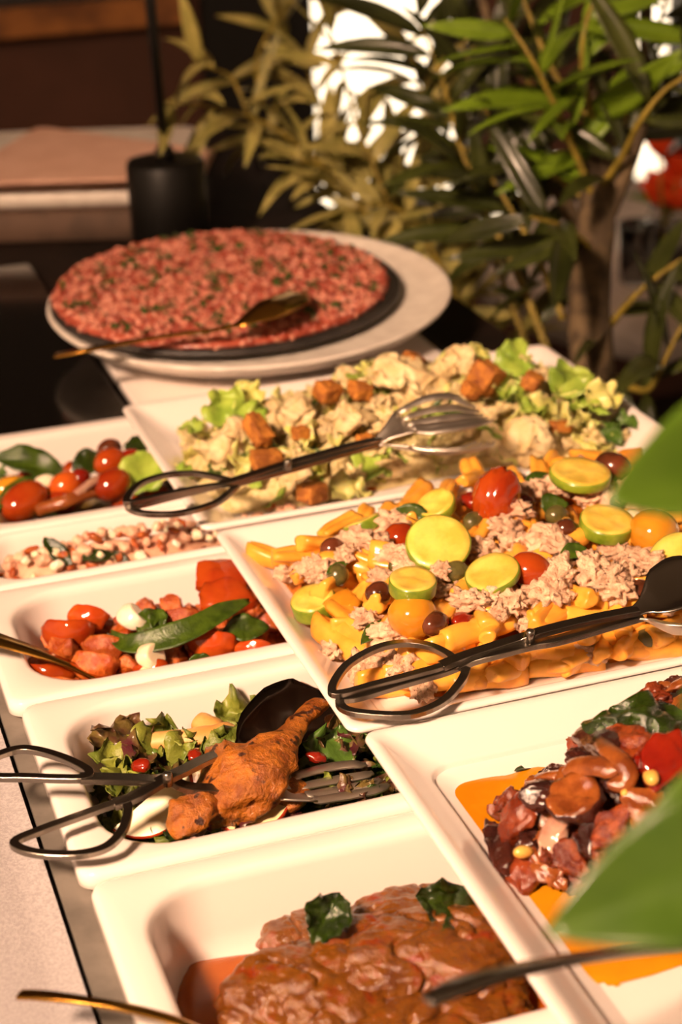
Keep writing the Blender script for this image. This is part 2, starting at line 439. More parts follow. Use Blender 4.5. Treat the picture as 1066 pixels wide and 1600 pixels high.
# ------------------------------------------------------------------ counter
ct = empty('buffet_counter', (0, 1.3, -.9), 'dark buffet counter carrying the white pans and trays', 'counter')
L0 = lambda VF: local(VF, ct.location)
obj('cabinet', L0(box(-.6, .3, -.9, .62, 2.4, -.13)), Mt['wood_counter'], ct, False)
obj('worktop', L0(join(box(-.6, .3, -.13, .083, 2.4, -.014), box(.44, .3, -.13, .62, 2.4, -.014), box(.083, .3, -.13, .44, .52, -.014), box(.083, 1.318, -.13, .44, 2.4, -.014))), Mt['wood_counter'], ct, False)
obj('well_frame', L0(join(box(.084, .521, -.13, .1, 1.317, -.0121), box(.428, .521, -.13, .439, 1.317, -.0118))), Mt['brushed_steel'], ct, False)
# linen cloth left of the well
V, Fc = [], []
nx, ny = 40, 60
for i in range(nx):
    for j in range(ny):
        x = -.6 + .6815 * i / (nx - 1); y = .3 + 1.0 * j / (ny - 1)
        V.append((x, y, -.0118 + .0008 * noise.noise(Vector((x * 9, y * 9, 1)))))
for i in range(nx - 1):
    for j in range(ny - 1): Fc.append((i * ny + j, (i + 1) * ny + j, (i + 1) * ny + j + 1, i * ny + j + 1))
n = len(V); V += [(a, b, -.0138) for a, b, c in V]; Fc += [tuple(q + n for q in f[::-1]) for f in Fc]
edge = [i * ny for i in range(nx)] + [(nx - 1) * ny + j for j in range(1, ny)] + [i * ny + ny - 1 for i in range(nx - 2, -1, -1)] + [j for j in range(ny - 2, 0, -1)]
Fc += [(a, b, b + n, a + n) for a, b in zip(edge, edge[1:] + edge[:1])]
tag(obj('tablecloth', (V, Fc), Mt['linen']), 'pale grey linen cloth lying on the counter left of the steel strip', 'tablecloth')

def gn_pan(name, label, x0, x1, y0, y1, zr=0, rims=(.019, .019, .014, .018), dep=.05, cr=.036):
    l, r, f, b = rims; L = []
    def o(i, z, rr=.010): L.append(rrect(x0 + i, x1 - i, y0 + i, y1 - i, max(.004, rr - i * .3), zr + z))
    def q(i, z, k=1): L.append(rrect(x0 + l + i, x1 - r - i, y0 + f + i, y1 - b - i, max(.012, cr - i * .6), zr + z))
    o(.014, -dep - .005); o(.010, -dep); o(.008, -.013); o(.002, -.0115); o(0, -.0095); o(0, -.003); o(.0012, -.0009); o(.0035, 0)
    q(-.004, 0); q(-.0018, -.0006); q(-.0004, -.0022); q(.0008, -.006); q(.004, -dep + .02); q(.0065, -dep + .012); q(.011, -dep + .005); q(.017, -dep + .001); q(.025, -dep)
    return tag(obj(name, loft(L), Mt['porcelain']), label, 'pan', 'white rectangular food pans')
gn_pan('food_pan', 'white porcelain pan holding the braised meat slices', .0965, .42, .537, .7105, -.002)
gn_pan('food_pan', 'white porcelain pan holding the duck and leaf salad', .0935, .42, .712, .887, 0)
gn_pan('food_pan', 'white porcelain pan holding the chopped tomato salad', .0885, .42, .8885, 1.038, 0, (.019, .019, .014, .016))
gn_pan('food_pan', 'narrow white pan holding the pink creamy salad', .086, .42, 1.0395, 1.125, 0, (.019, .019, .010, .008), .04, .025)
gn_pan('food_pan', 'white pan next to the black glass holding cherry tomato salad', .085, .42, 1.1265, 1.312, 0, (.019, .019, .014, .016))

def tray(name, label, x0, x1, y0, y1, zr=.025, step=False):
    L = []
    def o(i, z, rr): L.append(rrect(x0 + i, x1 - i, y0 + i, y1 - i, rr, z))
    o(.046, 0, .012); o(.042, .0006, .012); o(.012, .0155, .009); o(.0012, zr - .004, .008); o(0, zr - .0022, .008); o(.0006, zr - .0006, .008); o(.0022, zr, .008); o(.0048, zr, .008)
    if step:
        o(.0068, zr - .0008, .0075); o(.010, zr - .0028, .009); o(.018, zr - .0095, .012); o(.0225, zr - .0125, .014); o(.0242, zr - .0132, .014); o(.0252, zr - .0142, .014); o(.0262, zr - .0195, .014); o(.028, zr - .0214, .014); o(.034, zr - .022, .016); o(.045, zr - .022, .018)
        return tag(obj(name, loft(L), Mt['porcelain']), label, 'tray', 'white rectangular trays')
    o(.0068, zr - .0008, .0075); o(.010, zr - .0032, .009); o(.019, zr - .0115, .012); o(.026, zr - .0165, .014); o(.030, zr - .0185, .015); o(.0315, zr - .019, .015); o(.0325, zr - .0205, .015); o(.036, zr - .0218, .016); o(.045, zr - .022, .018)
    return tag(obj(name, loft(L), Mt['porcelain']), label, 'tray', 'white rectangular trays')
tray('serving_tray', 'white rectangular tray under the creamy chicken salad', .2375, .592, 1.0235, 1.268)
tray('serving_tray', 'white rectangular tray under the pasta with tuna', .2435, .597, .7505, 1.0175)
tray('serving_tray', 'white rectangular tray under the stewed aubergine', .2485, .602, .470, .7475, .025, True)

# white slab under the round plate, black glass hob, round plate, slate, tartare
L = [rrect(.262 + i, .535 - i, 1.316 + i, 1.66 - i, .012, z) for i, z in ((.006, -.0138), (.001, -.010), (0, -.003), (.001, -.0006), (.003, 0))]
tag(obj('porcelain_slab', loft(L), Mt['porcelain']), 'flat white porcelain slab under the round plate', 'slab')
L = [rrect(-.45 + i, .256 - i, 1.318 + i, 1.80 - i, .006, z) for i, z in ((0, -.0138), (0, -.006), (.001, -.005))]
tag(obj('glass_hob', loft(L), Mt['black_glass'], None, False), 'black glass hob plate left of the round plate', 'hob')
pc = P(391, 467, .03); TILT = Matrix.Rotation(math.radians(2.5), 4, RT.cross(Vector((0, 0, 1))).cross(Vector((0, 0, 1))).normalized() * -1)
tl = Matrix.Translation((pc.x, pc.y, .0005 + .0048)) @ Matrix.Rotation(math.radians(2.6), 4, Vector((RT.x, RT.y, 0)).normalized())
rp = empty('round_plate', (0, 0, 0), 'large round white plate with a grey speckled well under the tartare', 'plate'); rp.matrix_world = tl
obj('body', lathe([(.0001, 0), (.11, 0), (.125, .004), (.165, .018), (.1765, .027), (.1785, .030), (.178, .0315), (.176, .0318), (.168, .0285), (.160, .0262)], 96), Mt['stoneware'], rp)
obj('well', lathe([(.1601, .0255), (.160, .0262), (.150, .0245), (.135, .022), (.0001, .022)], 96), Mt['speckled_stone'], rp)
sl = tl @ Matrix.Translation((-.0215, .002, .0325))
ss = link('slate_disc', mesh('slate_disc', *lathe([(.0001, 0), (.152, 0), (.154, .001), (.154, .004), (.1525, .0055), (.0001, .0055)], 96), Mt['slate']), None, sl)
tag(ss, 'thin dark round board laid on the white plate', 'board')

# napkin stack on a white platter, far left
org = P(90, 378, -.0138); ang = math.radians(-20)
M0 = Matrix.Translation(org) @ Matrix.Rotation(ang, 4, 'Z')
bx = link('serving_box', mesh('serving_box', *loft([rrect(-.55 + i, .13 - i, 0 + i, .36 - i, .012, z) for i, z in ((.002, 0), (0, .002), (0, .031), (.002, .032))]), Mt['terracotta']), None, M0)
tag(bx, 'low tan box on the counter left of the black lamp', 'box')
pl = link('platter', mesh('platter', *loft([rrect(-.54 + i, .125 - i, .005 + i, .34 - i, .02, z) for i, z in ((.012, .0325), (.004, .038), (0, .050), (.002, .052), (.006, .052))]), Mt['stoneware']), None, M0)
tag(pl, 'white platter on the tan box under the paper napkins', 'platter')
for k in range(5):
    zt = .0525 - .0138 + k * .0042; r = random.Random(k)
    Q = [P(62 + r.uniform(-6, 6), 202, zt), P(334 + r.uniform(-4, 4), 238, zt), P(316, 288 - 2 * k, zt), P(-90, 300 - 2 * k, zt)]
    def ringq(ins, z):
        c = sum((Vector(q) for q in Q), Vector()) / 4; o_ = []
        for i in range(4):
            a0, a1, a2 = Q[i - 1], Q[i], Q[(i + 1) % 4]; d1 = (a0 - a1).normalized(); d2 = (a2 - a1).normalized()
            for e in ((d1 * .012), (d1 + d2) * .0025, (d2 * .012)): q = a1 + e; q = q + (c - q).normalized() * ins; o_.append((q.x, q.y, z))
        return o_
    o = obj('paper_napkin', loft([ringq(.002, zt), ringq(0, zt + .001), ringq(0, zt + .0028), ringq(.002, zt + .0036)]), Mt['paper_pink'], None, False)
    tag(o, ('lowest pink paper napkin on the white platter', 'second pink napkin up from the white platter', 'middle pink paper napkin of the stack on the platter', 'pink paper napkin just under the top one of the stack', 'topmost pink paper napkin of the stack, turned slightly askew')[k], 'napkin', 'pink paper napkins in a stack')

# black lamp
lp = empty('table_lamp', P(269, 400, -.0138), 'black metal lamp with a thick drum base and thin pole behind the round plate', 'lamp')
obj('base', lathe([(.0001, 0), (.039, 0), (.0405, .0015), (.0405, .0995), (.039, .102), (.0001, .102)], 64), Mt['black_metal'], lp)
obj('pole', tube([(0, 0, .102), (-.006, 0, .45)], .0055, 16), Mt['black_metal'], lp)
obj('collar', lathe([(.0001, .102), (.010, .102), (.0095, .113), (.0065, .117), (.0001, .117)], 24), Mt['black_metal'], lp)

# ------------------------------------------------------------------ tongs and spoons
def pts(l, z=None): return [P(a[0], a[1], a[2] if len(a) > 2 else z) for a in l]
SH_ = False
def loop_strip(l, z, wd=.0047, th=.003, up=Vector((0, 0, 1))):
    return strip(smooth_path(pts(l, z), 5, True), wd, th, up, True)
def tongs(name, label, A, B, piv, zp):
    """A, B: dicts with loop, arm (px lists with z), end (kind, pts, widths)"""
    org = P(piv[0], piv[1], zp); t = empty(name, org, label, 'tongs', 'steel scissor tongs')
    for hd in (A, B):
        arm = smooth_path(pts(hd['arm']), 5); n = len(arm)
        h = obj('tong_arm', local(strip(arm, [hd.get('w', .0074)] * n, .0032), org), Mt['steel'], t, False)
        obj('handle_loop', local(loop_strip(hd['loop'], hd['z']), org), Mt['steel'], h, False)
        e = smooth_path(pts(hd['end']), 4); m = len(e)
        ws = np.interp(np.linspace(0, 1, m), np.linspace(0, 1, len(hd['ew'])), hd['ew']); ds = np.interp(np.linspace(0, 1, m), np.linspace(0, 1, len(hd['ew'])), hd['ed'])
        if hd.get('tines'):
            k = hd['tines']; s0 = int(m * .38); gap = .26
            b = obj('fork_head', local(dished(e[:s0 + 1], ws[:s0 + 1], ds[:s0 + 1], .0012, hd.get('up', Vector((0, 0, 1)))), org), Mt[hd.get('m', 'bright_steel')], h)
            up = hd.get('up', Vector((0, 0, 1)))
            for q in range(k):
                c = (q + .5) / k * 2 - 1; tp = []
                for i in range(s0, m):
                    tt = (e[min(i + 1, m - 1)] - e[max(i - 1, 0)]).normalized(); sd = tt.cross(up).normalized(); uu = sd.cross(tt)
                    tp.append(e[i] + sd * (c * ws[i] / 2) - uu * (ds[i] * (1 - c * c)))
                tw = [ws[s0 + i] / k * (1 - gap) * (1 if i < len(tp) - 2 else .6) for i in range(len(tp))]
                obj('tine', local(strip(tp, tw, .0014, up), org), Mt[hd.get('m', 'bright_steel')], h)
        else:
            obj('spoon_head', local(dished(e, ws, ds, .0012, hd.get('up', Vector((0, 0, 1)))), org), Mt[hd.get('m', 'bright_steel')], h)
    obj('pivot_pin', lathe([(.0001, -.004), (.0026, -.004), (.0026, .0026), (.0018, .0036), (.0001, .0038)], 20), Mt['steel'], t)
    return t
# tongs over the pasta tray
tongs('serving_tongs', 'steel scissor tongs lying across the pasta with tuna', dict(
    loop=[(520, 1083), (524, 1064), (546, 1037), (590, 1013), (634, 1005), (672, 1010), (700, 1023), (706, 1032), (690, 1042), (640, 1056), (580, 1072), (540, 1083)], z=.036,
    arm=[(690, 1041, .036), (730, 1025, .038), (805, 1001, .042), (829, 993, .0445), (860, 984, .046), (930, 967, .048), (998, 954, .050)],
    end=[(990, 956, .050), (1010, 944, .053), (1035, 927, .058), (1066, 906, .062), (1105, 890, .062), (1140, 880, .055)], ew=[.006, .010, .024, .034, .036, .030, .012], ed=[0, .001, .004, .007, .008, .006, .0], m='steel', up=Vector((-.25, -.35, .9))), dict(
    loop=[(532, 1095), (540, 1109), (575, 1116), (640, 1117), (690, 1098), (719, 1068), (729, 1046), (724, 1040), (690, 1052), (620, 1072), (560, 1090)], z=.033,
    arm=[(715, 1043, .034), (736, 1033, .036), (775, 1022, .039), (829, 1008, .0405), (870, 1001, .042), (940, 981, .044), (1002, 963, .046)],
    end=[(995, 965, .046), (1015, 966, .045), (1040, 972, .044), (1066, 975, .044), (1105, 975, .042), (1140, 975, .036)], ew=[.006, .010, .020, .026, .028, .024, .012], ed=[0, .001, .003, .005, .005, .004, 0], up=Vector((.2, .4, .9))), (829, 993), .046)
# tongs over the chicken salad tray
tongs('serving_tongs', 'steel scissor tongs lying across the creamy chicken salad', dict(
    loop=[(198, 785), (205, 769), (225, 753), (263, 742), (304, 740), (340, 746), (362, 753), (352, 757), (310, 763), (250, 775), (215, 783)], z=.043,
    arm=[(345, 757, .043), (372, 750, .044), (444, 727, .048), (500, 711, .050), (551, 697, .052), (596, 687, .054)],
    end=[(590, 689, .054), (612, 672, .060), (645, 652, .066), (690, 640, .070), (730, 638, .068), (757, 645, .060)], ew=[.006, .012, .026, .038, .040, .036, .022], ed=[0, .001, .004, .008, .009, .006, .002], up=Vector((-.35, -.35, .85)), tines=5), dict(
    loop=[(200, 791), (214, 800), (245, 804), (287, 801), (335, 787), (362, 767), (374, 753), (366, 752), (330, 762), (260, 779), (222, 789)], z=.040,
    arm=[(360, 757, .041), (376, 753, .042), (448, 734, .046), (500, 719, .048), (551, 704, .050), (596, 692, .052)],
    end=[(590, 694, .052), (615, 694, .050), (650, 696, .048), (695, 698, .047), (735, 696, .046), (758, 690, .044)], ew=[.006, .012, .024, .032, .034, .030, .020], ed=[0, .001, .003, .005, .005, .004, .001], up=Vector((.1, .3, .9)), tines=4), (450, 726), .0515)
# tongs over the duck pan
tongs('serving_tongs', 'open steel scissor tongs resting on the rim of the duck pan', dict(
    loop=[(-30, 1202), (-15, 1186), (25, 1172), (57, 1173), (96, 1184), (125, 1197), (140, 1208), (132, 1216), (100, 1217), (40, 1215), (-10, 1214)], z=.022,
    arm=[(125, 1216, .022), (170, 1217, .019), (236, 1219, .014), (262, 1218, .010), (300, 1232, .004), (381, 1234, -.002), (429, 1234, -.004)],
    end=[(424, 1234, -.004), (447, 1236, -.005), (485, 1226, -.007), (530, 1216, -.008), (570, 1211, -.009), (590, 1208, -.011)], ew=[.006, .014, .030, .032, .030, .026], ed=[0, .001, .004, .005, .004, .002], tines=4, up=Vector((0, -.15, .9))), dict(
    loop=[(23, 1316), (38, 1329), (80, 1336), (128, 1335), (168, 1323), (192, 1297), (200, 1268), (196, 1254), (180, 1256), (120, 1277), (60, 1299)], z=.012,
    arm=[(178, 1257, .012), (200, 1250, .0125), (223, 1239, .0135), (262, 1216, .0135), (284, 1206, .012), (330, 1184, .007), (378, 1171, .003)],
    end=[(372, 1173, .003), (386, 1163, .003), (412, 1140, .004), (450, 1115, .005), (490, 1100, .004), (515, 1094, .0)], ew=[.006, .014, .032, .042, .040, .016], ed=[0, .002, .010, .013, .010, .002], up=Vector((-.15, -.5, .85)), m='dark_steel'), (262, 1216), .0165)

def spoon(name, label, handle, hw, bowl, bw, bd, m, th=.0018, up=Vector((0, 0, 1)), bup=None, group=None):
    h = smooth_path(pts(handle), 6); org = h[0].copy()
    t = empty(name, org, label, 'spoon', group)
    n = len(h); ws = list(np.interp(np.linspace(0, 1, n), np.linspace(0, 1, len(hw)), hw))
    obj('handle', local(strip(h, ws, th, up), org), Mt[m], t)
    b = smooth_path(pts(bowl), 5); n = len(b)
    obj('bowl', local(dished(b, np.interp(np.linspace(0, 1, n), np.linspace(0, 1, len(bw)), bw), np.interp(np.linspace(0, 1, n), np.linspace(0, 1, len(bd)), bd), .001, bup or up), org), Mt[m], t)
    return t
spoon('serving_spoon', 'gold serving spoon lying on the tartare', [(86, 556, .042), (140, 546, .047), (250, 526, .053), (330, 516, .056), (365, 509, .058)], [.011, .010, .006, .0055, .006],
      [(360, 510, .058), (385, 500, .062), (420, 485, .064), (455, 468, .060), (472, 458, .054)], [.006, .020, .036, .034, .010], [0, -.003, -.009, -.007, 0], 'brass')
spoon('serving_spoon', 'gold spoon dipping into the tomato salad from the pan rim', [(-60, 985, .022), (0, 1001, .017), (60, 1020, .008), (120, 1044, -.004), (178, 1072, -.014)], [.016, .013, .010, .007, .006],
      [(172, 1069, -.013), (200, 1082, -.02), (240, 1096, -.027), (270, 1104, -.032)], [.006, .026, .030, .010], [0, .005, .006, 0], 'brass')
spoon('serving_spoon', 'slim gold spoon handle reaching into the meat pan from the linen', [(30, 1554, .020), (70, 1556, .022), (150, 1566, .022), (230, 1582, .019), (300, 1604, .010), (370, 1640, -.008)], [.0055, .0055, .0045, .0045, .0045, .0055],
      [(365, 1637, -.007), (410, 1665, -.020), (470, 1690, -.028), (510, 1705, -.032)], [.006, .026, .032, .010], [0, .004, .007, 0], 'brass', .0016)
spoon('serving_spoon', 'dark steel spoon handle stretched over the rim of the aubergine tray', [(668, 1564, .105), (720, 1541, .105), (800, 1518, .100), (900, 1498, .085), (1000, 1486, .062), (1090, 1478, .040)], [.006, .008, .007, .006, .005, .006],
      [(1084, 1478, .041), (1130, 1474, .026), (1200, 1468, .014), (1260, 1462, .010)], [.006, .030, .038, .012], [0, .004, .007, 0], 'steel', .0024)

# ------------------------------------------------------------------ food pieces, one mesh per shape
def chunkset(name, m, n, dims, amp, freq=1.6, sub=3, **kw):
    return [mesh(name, *blob(sub, dims, amp, freq, seed=k + len(name) * 3, **kw), Mt[m]) for k in range(n)]
def noodle(seed):
    """short rolled noodle: grooved section, slight bend and twist, blunt ends"""
    r = random.Random(seed); loops = []; nn = 18; L = .038; bend = r.uniform(-.5, .5); tw = r.uniform(-1.2, 1.2)
    for i in range(13):
        u = i / 12; a = bend * (u - .5); x = L * (u - .5); y = -L * .5 * bend * (u - .5) ** 2
        e = 1 - .12 * abs(2 * u - 1) ** 4 + .06 * math.sin(u * 9 + seed)
        lp = []
        for j in range(nn):
            t = 2 * PI * j / nn; rr = .0066 * e * (1 - .5 * max(0, math.cos(t - 1.3)) ** 4 - .4 * max(0, math.cos(t - 3.6)) ** 4 + .05 * math.sin(3 * t))
            t2 = t + tw * (u - .5)
            lp.append((x - rr * math.cos(t2) * math.sin(a), y + rr * 1.15 * math.cos(t2), rr * .9 * math.sin(t2)))
        loops.append(lp)
    c0 = [tuple(np.mean(loops[0], 0) * .35 + np.array(q) * .65) for q in loops[0]]; c1 = [tuple(np.mean(loops[-1], 0) * .35 + np.array(q) * .65) for q in loops[-1]]
    return loft([c0] + loops + [c1])
NOODLE = [mesh('noodle', *noodle(k), Mt['pasta']) for k in range(8)]
TUNA = [mesh('tuna_flake', *blob(4, (.020, .014, .011), .62, 2.3, seed=k + 3, octv=6), Mt['tuna']) for k in range(8)]
def slice_mesh(D, T, seed=0):
    n = 40; R = D / 2; e = min(T * .12, .0008)
    def ring(r, z, a): return [(r * (1 + .02 * math.sin(2 * t + seed)) * math.cos(t), r * math.sin(t), z + a * math.sin(3 * t + seed) * .0003) for t in (2 * PI * j / n for j in range(n))]
    fl = loft([ring(R * .94, -T / 2, 0), ring(R * .955, -T / 2 + e, 0), ring(R * .955, T / 2 - e, 0), ring(R * .94, T / 2, 1), ring(R * .72, T / 2 - .0002, 1), ring(R * .6, T / 2 - .0006, 2), ring(R * .2, T / 2 - .0003, 1)])
    rd = loft([ring(R * .955, -T / 2 + e * .6, 0), ring(R * .985, -T / 2 + e, 0), ring(R, -T / 2 + 2 * e, 0), ring(R, T / 2 - 2 * e, 0), ring(R * .985, T / 2 - e, 0), ring(R * .955, T / 2 - e * .6, 0)], False, False)
    return mesh('zucchini_slice', *fl, Mt['zucchini_flesh']), [('rind', mesh('rind', *rd, Mt['zucchini_rind']))]
def ellip(dims, m, name, seed=0, amp=.04, freq=1.2, wr=0):
    V, Fc = blob(3 if not wr else 4, dims, amp, freq, seed, 2)
    if wr: V = [v * (1 + wr * (.4 - abs(noise.noise(Vector((v.x * 60 + seed, v.y * 260, v.z * 90))))) ) for v in V]
    V = [Vector((v.x, v.y, v.z)) for v in V]
    return mesh(name, V, Fc, Mt[m])
def tilt_to_cam(deg, side=0):
    """rotation: z axis leaning deg towards the camera and side deg to image right"""
    f = Vector((FW.x, FW.y, 0)).normalized(); r = Vector((RT.x, RT.y, 0)).normalized()
    z = Vector((0, 0, 1)) - f * math.tan(math.radians(deg)) + r * math.tan(math.radians(side)); z.normalize()
    x = r - z * r.dot(z); x.normalize(); return Matrix((x, z.cross(x), z)).transposed().to_quaternion()
def poly(l, z): return [P(a[0], a[1], a[2] if len(a) > 2 else z) for a in l]
def basil_leaf(name, m, L, Wd, loc, rot, label, group=None, cat='leaf', **kw):
    me = mesh(name, *leaf(L, Wd, **kw), Mt[m]); V = [v.co.x for v in me.vertices]
    me.transform(Matrix.Translation((-L / 2, 0, 0))); return tag(link(name, me, None, TRS(loc, rot)), label, cat, group)

# ------------------------------------------------------------------ pasta tray
zt = .0035
PH = Heap(poly([(402, 876), (440, 866), (500, 860), (575, 838), (690, 795), (770, 776), (860, 760), (940, 744), (985, 744), (1066, 775), (1110, 815), (1150, 880), (1180, 960), (1100, 1005), (1010, 1022), (930, 1035), (850, 1052), (740, 1076), (650, 1088), (590, 1068), (530, 1030), (475, 970), (430, 915)], .006), zt, .029, .038, .3, 2)
tag(PH.mound('pasta_sauce', Mt['pasta_sauce'], .006), 'orange sauce coating the bottom of the pasta heap', 'sauce', kind='stuff')
GP = 'noodles in the pasta tray'
LAND['pasta'] = [(P(a, b, .03), t) for a, b, t in ((491, 944, 'around the thick slice at the left wall'), (520, 858, 'around the small brown olive'), (645, 962, 'around the round yellow tomato'), (685, 850, 'around the largest zucchini slice'), (776, 776, 'around the wrinkled plum tomato'), (830, 893, 'around the whole red cherry tomato'), (907, 743, 'near the broad rear zucchini slice'), (948, 820, 'near the half shaded zucchini slice'), (1022, 832, 'near the big yellow tomato'), (620, 1050, 'under the tongs handle loops'), (860, 1020, 'along the front rim under the tongs'), (1000, 940, 'around the tip of the tongs spoon'))]
for x, y in PH.pts(170, .0128, .007):
    if y > .94 and PH.dist(x, y) < .022 or x < .292 and PH.dist(x, y) < .014: continue
    o = PH.z(x, y); d = PH.dist(x, y); lay = rnd.uniform(-.003, .006)
    put('pasta_noodle', NOODLE, (x, y, o + lay), Euler((rnd.uniform(0, 6), rnd.uniform(-.35, .35), rnd.gauss(1.0, .8))), rnd.uniform(.8, 1.12), near('pasta', 'short thick yellow noodle', x, y), 'pasta', GP)
for px, py, a, sc in ((430, 872, -.45, 1), (478, 868, .2, 1.1), (590, 876, -.35, .9), (640, 880, -.3, 1.3), (600, 925, 1.2, 1.2), (560, 975, -.9, 1.3), (545, 1005, -.7, 1.3), (585, 1000, -.8, 1.2), (740, 985, .6, 1.3), (720, 1000, .7, 1.3), (770, 985, 1.3, 1), (860, 960, 1.1, 1.3), (880, 950, .8, 1.3), (940, 965, .1, 1.3), (915, 762, -.9, 1.2), (845, 1015, .4, 1.2), (938, 1008, 1.5, .9), (690, 1055, .1, 1.3), (620, 1065, .2, 1.2), (760, 1052, .3, 1.2), (800, 1040, .9, 1.1), (880, 1030, .3, 1.2), (915, 1025, .9, 1.1), (960, 1012, .2, 1.2), (985, 1000, 1.0, 1.1), (1030, 1008, .2, 1.2), (1050, 985, .8, 1.1), (835, 1030, -.2, 1.1), (905, 1000, .4, 1.2), (1000, 985, -.2, 1.1)):
    q = PH.hit(px, py, .006); put('pasta_noodle', NOODLE, q, Euler((rnd.uniform(0, 6), .1, a - .32)), sc, near('pasta', 'short thick yellow noodle', q.x, q.y), 'pasta', GP)
GT = 'tuna flakes on the pasta'
for px, py, sc in ((450, 895, 1), (480, 885, .9), (505, 885, 1.1), (560, 845, 1.2), (590, 850, 1), (610, 820, 1.3), (615, 870, 1.2), (640, 888, 1.1), (690, 895, .9), (600, 905, .8), (575, 968, .9), (610, 990, 1), (600, 1035, 1.2), (570, 1040, 1.1), (630, 1040, 1.2), (500, 900, .8), (520, 1015, .7), (750, 860, 1.2), (790, 825, 1.2), (800, 800, 1.1), (835, 770, 1.2), (860, 760, 1.1), (845, 845, 1.3), (870, 850, 1.2), (800, 850, 1), (780, 955, .9), (730, 940, 1.1), (760, 935, 1.2), (800, 940, 1), (870, 900, 1.2), (860, 925, 1.3), (835, 930, .9), (880, 935, .9), (925, 890, 1.1), (950, 905, 1.2), (965, 925, 1.2), (985, 900, 1.1), (1005, 880, 1.2), (1020, 890, 1), (990, 870, 1), (960, 860, 1), (930, 775, 1), (955, 790, .9), (985, 765, 1.1), (1000, 790, 1), (830, 970, .8), (845, 990, .7), (710, 1000, .6), (895, 730, .8), (660, 1075, .9), (925, 1020, .8), (690, 925, .8), (1040, 930, 1.2), (540, 865, .8)):
    q = PH.hit(px, py, .011); put('tuna_flake', TUNA, q, rrot(.5), sc * rnd.uniform(.95, 1.2), near('pasta', 'rough pinkish tuna flake', q.x, q.y), 'tuna', GT)
    for k in range(2):
        q = PH.hit(px + rnd.uniform(-24, 24), py + rnd.uniform(-12, 14), .008); put('tuna_flake', TUNA, q, rrot(), sc * rnd.uniform(.25, .5), near('pasta', 'rough pinkish tuna flake', q.x, q.y), 'tuna', GT)
for px, py, D, T, td, sd, off, lab in (
    (685, 850, .0385, .006, 34, 4, .019, 'largest zucchini slice, in the middle of the pasta before a smooth red tomato'),
    (645, 914, .0275, .009, 6, 2, .026, 'thick zucchini slice set on top of the yellow tomato in the pasta'),
    (491, 944, .0265, .011, 12, -12, .019, 'thick pale zucchini slice by the left wall of the pasta tray'),
    (770, 897, .0325, .005, 14, -15, .022, 'thin zucchini slice leaning left of the whole red tomato'),
    (683, 790, .0250, .007, 18, -20, .014, 'zucchini slice near the rear rim behind a dark green basil strip'),
    (567, 822, .0240, .008, -20, -22, .010, 'zucchini slice tipped on edge with its green rind up, next to the rear rim'),
    (907, 743, .0390, .007, 6, 4, .022, 'broad zucchini slice at the back of the pasta beside the large brown olive'),
    (948, 820, .0335, .009, 10, 6, .017, 'thick zucchini slice with a two toned face left of the big yellow tomato'),
    (1060, 880, .0370, .009, 36, -34, .013, 'zucchini slice leaning behind the tongs spoon by the right picture edge')):
    me, kids = slice_mesh(D, T, px); put('zucchini_slice', (me, kids), PH.hit(px, py, off), tilt_to_cam(td, sd), 1, lab, 'zucchini')
for px, py, L, Wd, m, off, yaw, lab in (
    (520, 858, .0165, .0145, 'olive_brown', .012, .3, 'small brown olive behind the tipped basil sliver on the pasta'),
    (592, 928, .0175, .0150, 'olive_brown', .014, .5, 'shiny brown olive touching the slice on the yellow tomato'),
    (680, 975, .0190, .0150, 'olive_brown', .014, .6, 'brown olive right of the yellow tomato under the zucchini slice'),
    (885, 827, .0150, .0130, 'olive_brown', .014, 0, 'dark round olive left of the half shaded zucchini slice'),
    (958, 730, .0260, .0200, 'olive_brown', .018, -.9, 'large brown olive at the rear right of the pasta'),
    (1002, 922, .0170, .0140, 'olive_brown', .012, .4, 'brown olive beside the tip of the tongs spoon'),
    (528, 898, .0165, .0140, 'caper', .010, 1.2, 'grey green caper under the basil sliver on the left'),
    (712, 893, .0170, .0130, 'caper', .012, .2, 'glossy green caper under the largest zucchini slice'),
    (870, 805, .0160, .0130, 'caper', .013, .4, 'green caper in front of the square basil piece'),
    (1013, 996, .0180, .0150, 'caper', .010, .7, 'large caper on the front rim under the tongs'),
    (780, 905, .0100, .0090, 'caper', .005, 0, 'tiny caper beside the thin leaning zucchini slice'),
    (742, 815, .0170, .0130, 'caper', .010, .4, 'olive green caper left of the wrinkled plum tomato'),
    (618, 885, .0090, .0080, 'caper', .013, 0, 'tiny dark caper behind the slice on the yellow tomato')):
    put('olive' if m != 'caper' else 'caper', ellip((L, Wd, Wd), m, 'olive', px, .05), PH.hit(px, py, off), Euler((0, .15, yaw)), 1, lab, 'olive' if m != 'caper' else 'caper')
for px, py, dm, m, off, rot, wr, lab in (
    (776, 776, (.036, .028, .025), 'tomato_red', .022, (.3, -1.0, .6), .26, 'wrinkled red plum tomato standing tallest at the rear of the pasta'),
    (830, 893, (.027, .023, .022), 'tomato_red', .016, (0, .45, -.5), .02, 'whole red cherry tomato right of the thin leaning zucchini slice'),
    (630, 848, (.030, .024, .024), 'tomato_red', .012, (0, .8, .4), .02, 'smooth red tomato half hidden behind the largest zucchini slice'),
    (645, 962, (.0285, .0285, .026), 'tomato_yellow', .014, (0, .1, .2), .0, 'round yellow tomato carrying a zucchini slice'),
    (1022, 832, (.034, .031, .029), 'tomato_yellow', .016, (.2, .2, .9), .0, 'big yellow tomato at the right end of the pasta')):
    put('cherry_tomato', ellip(dm, m, 'cherry_tomato', px, .03, 1, wr), PH.hit(px, py, off), Euler(rot), 1, lab, 'tomato')
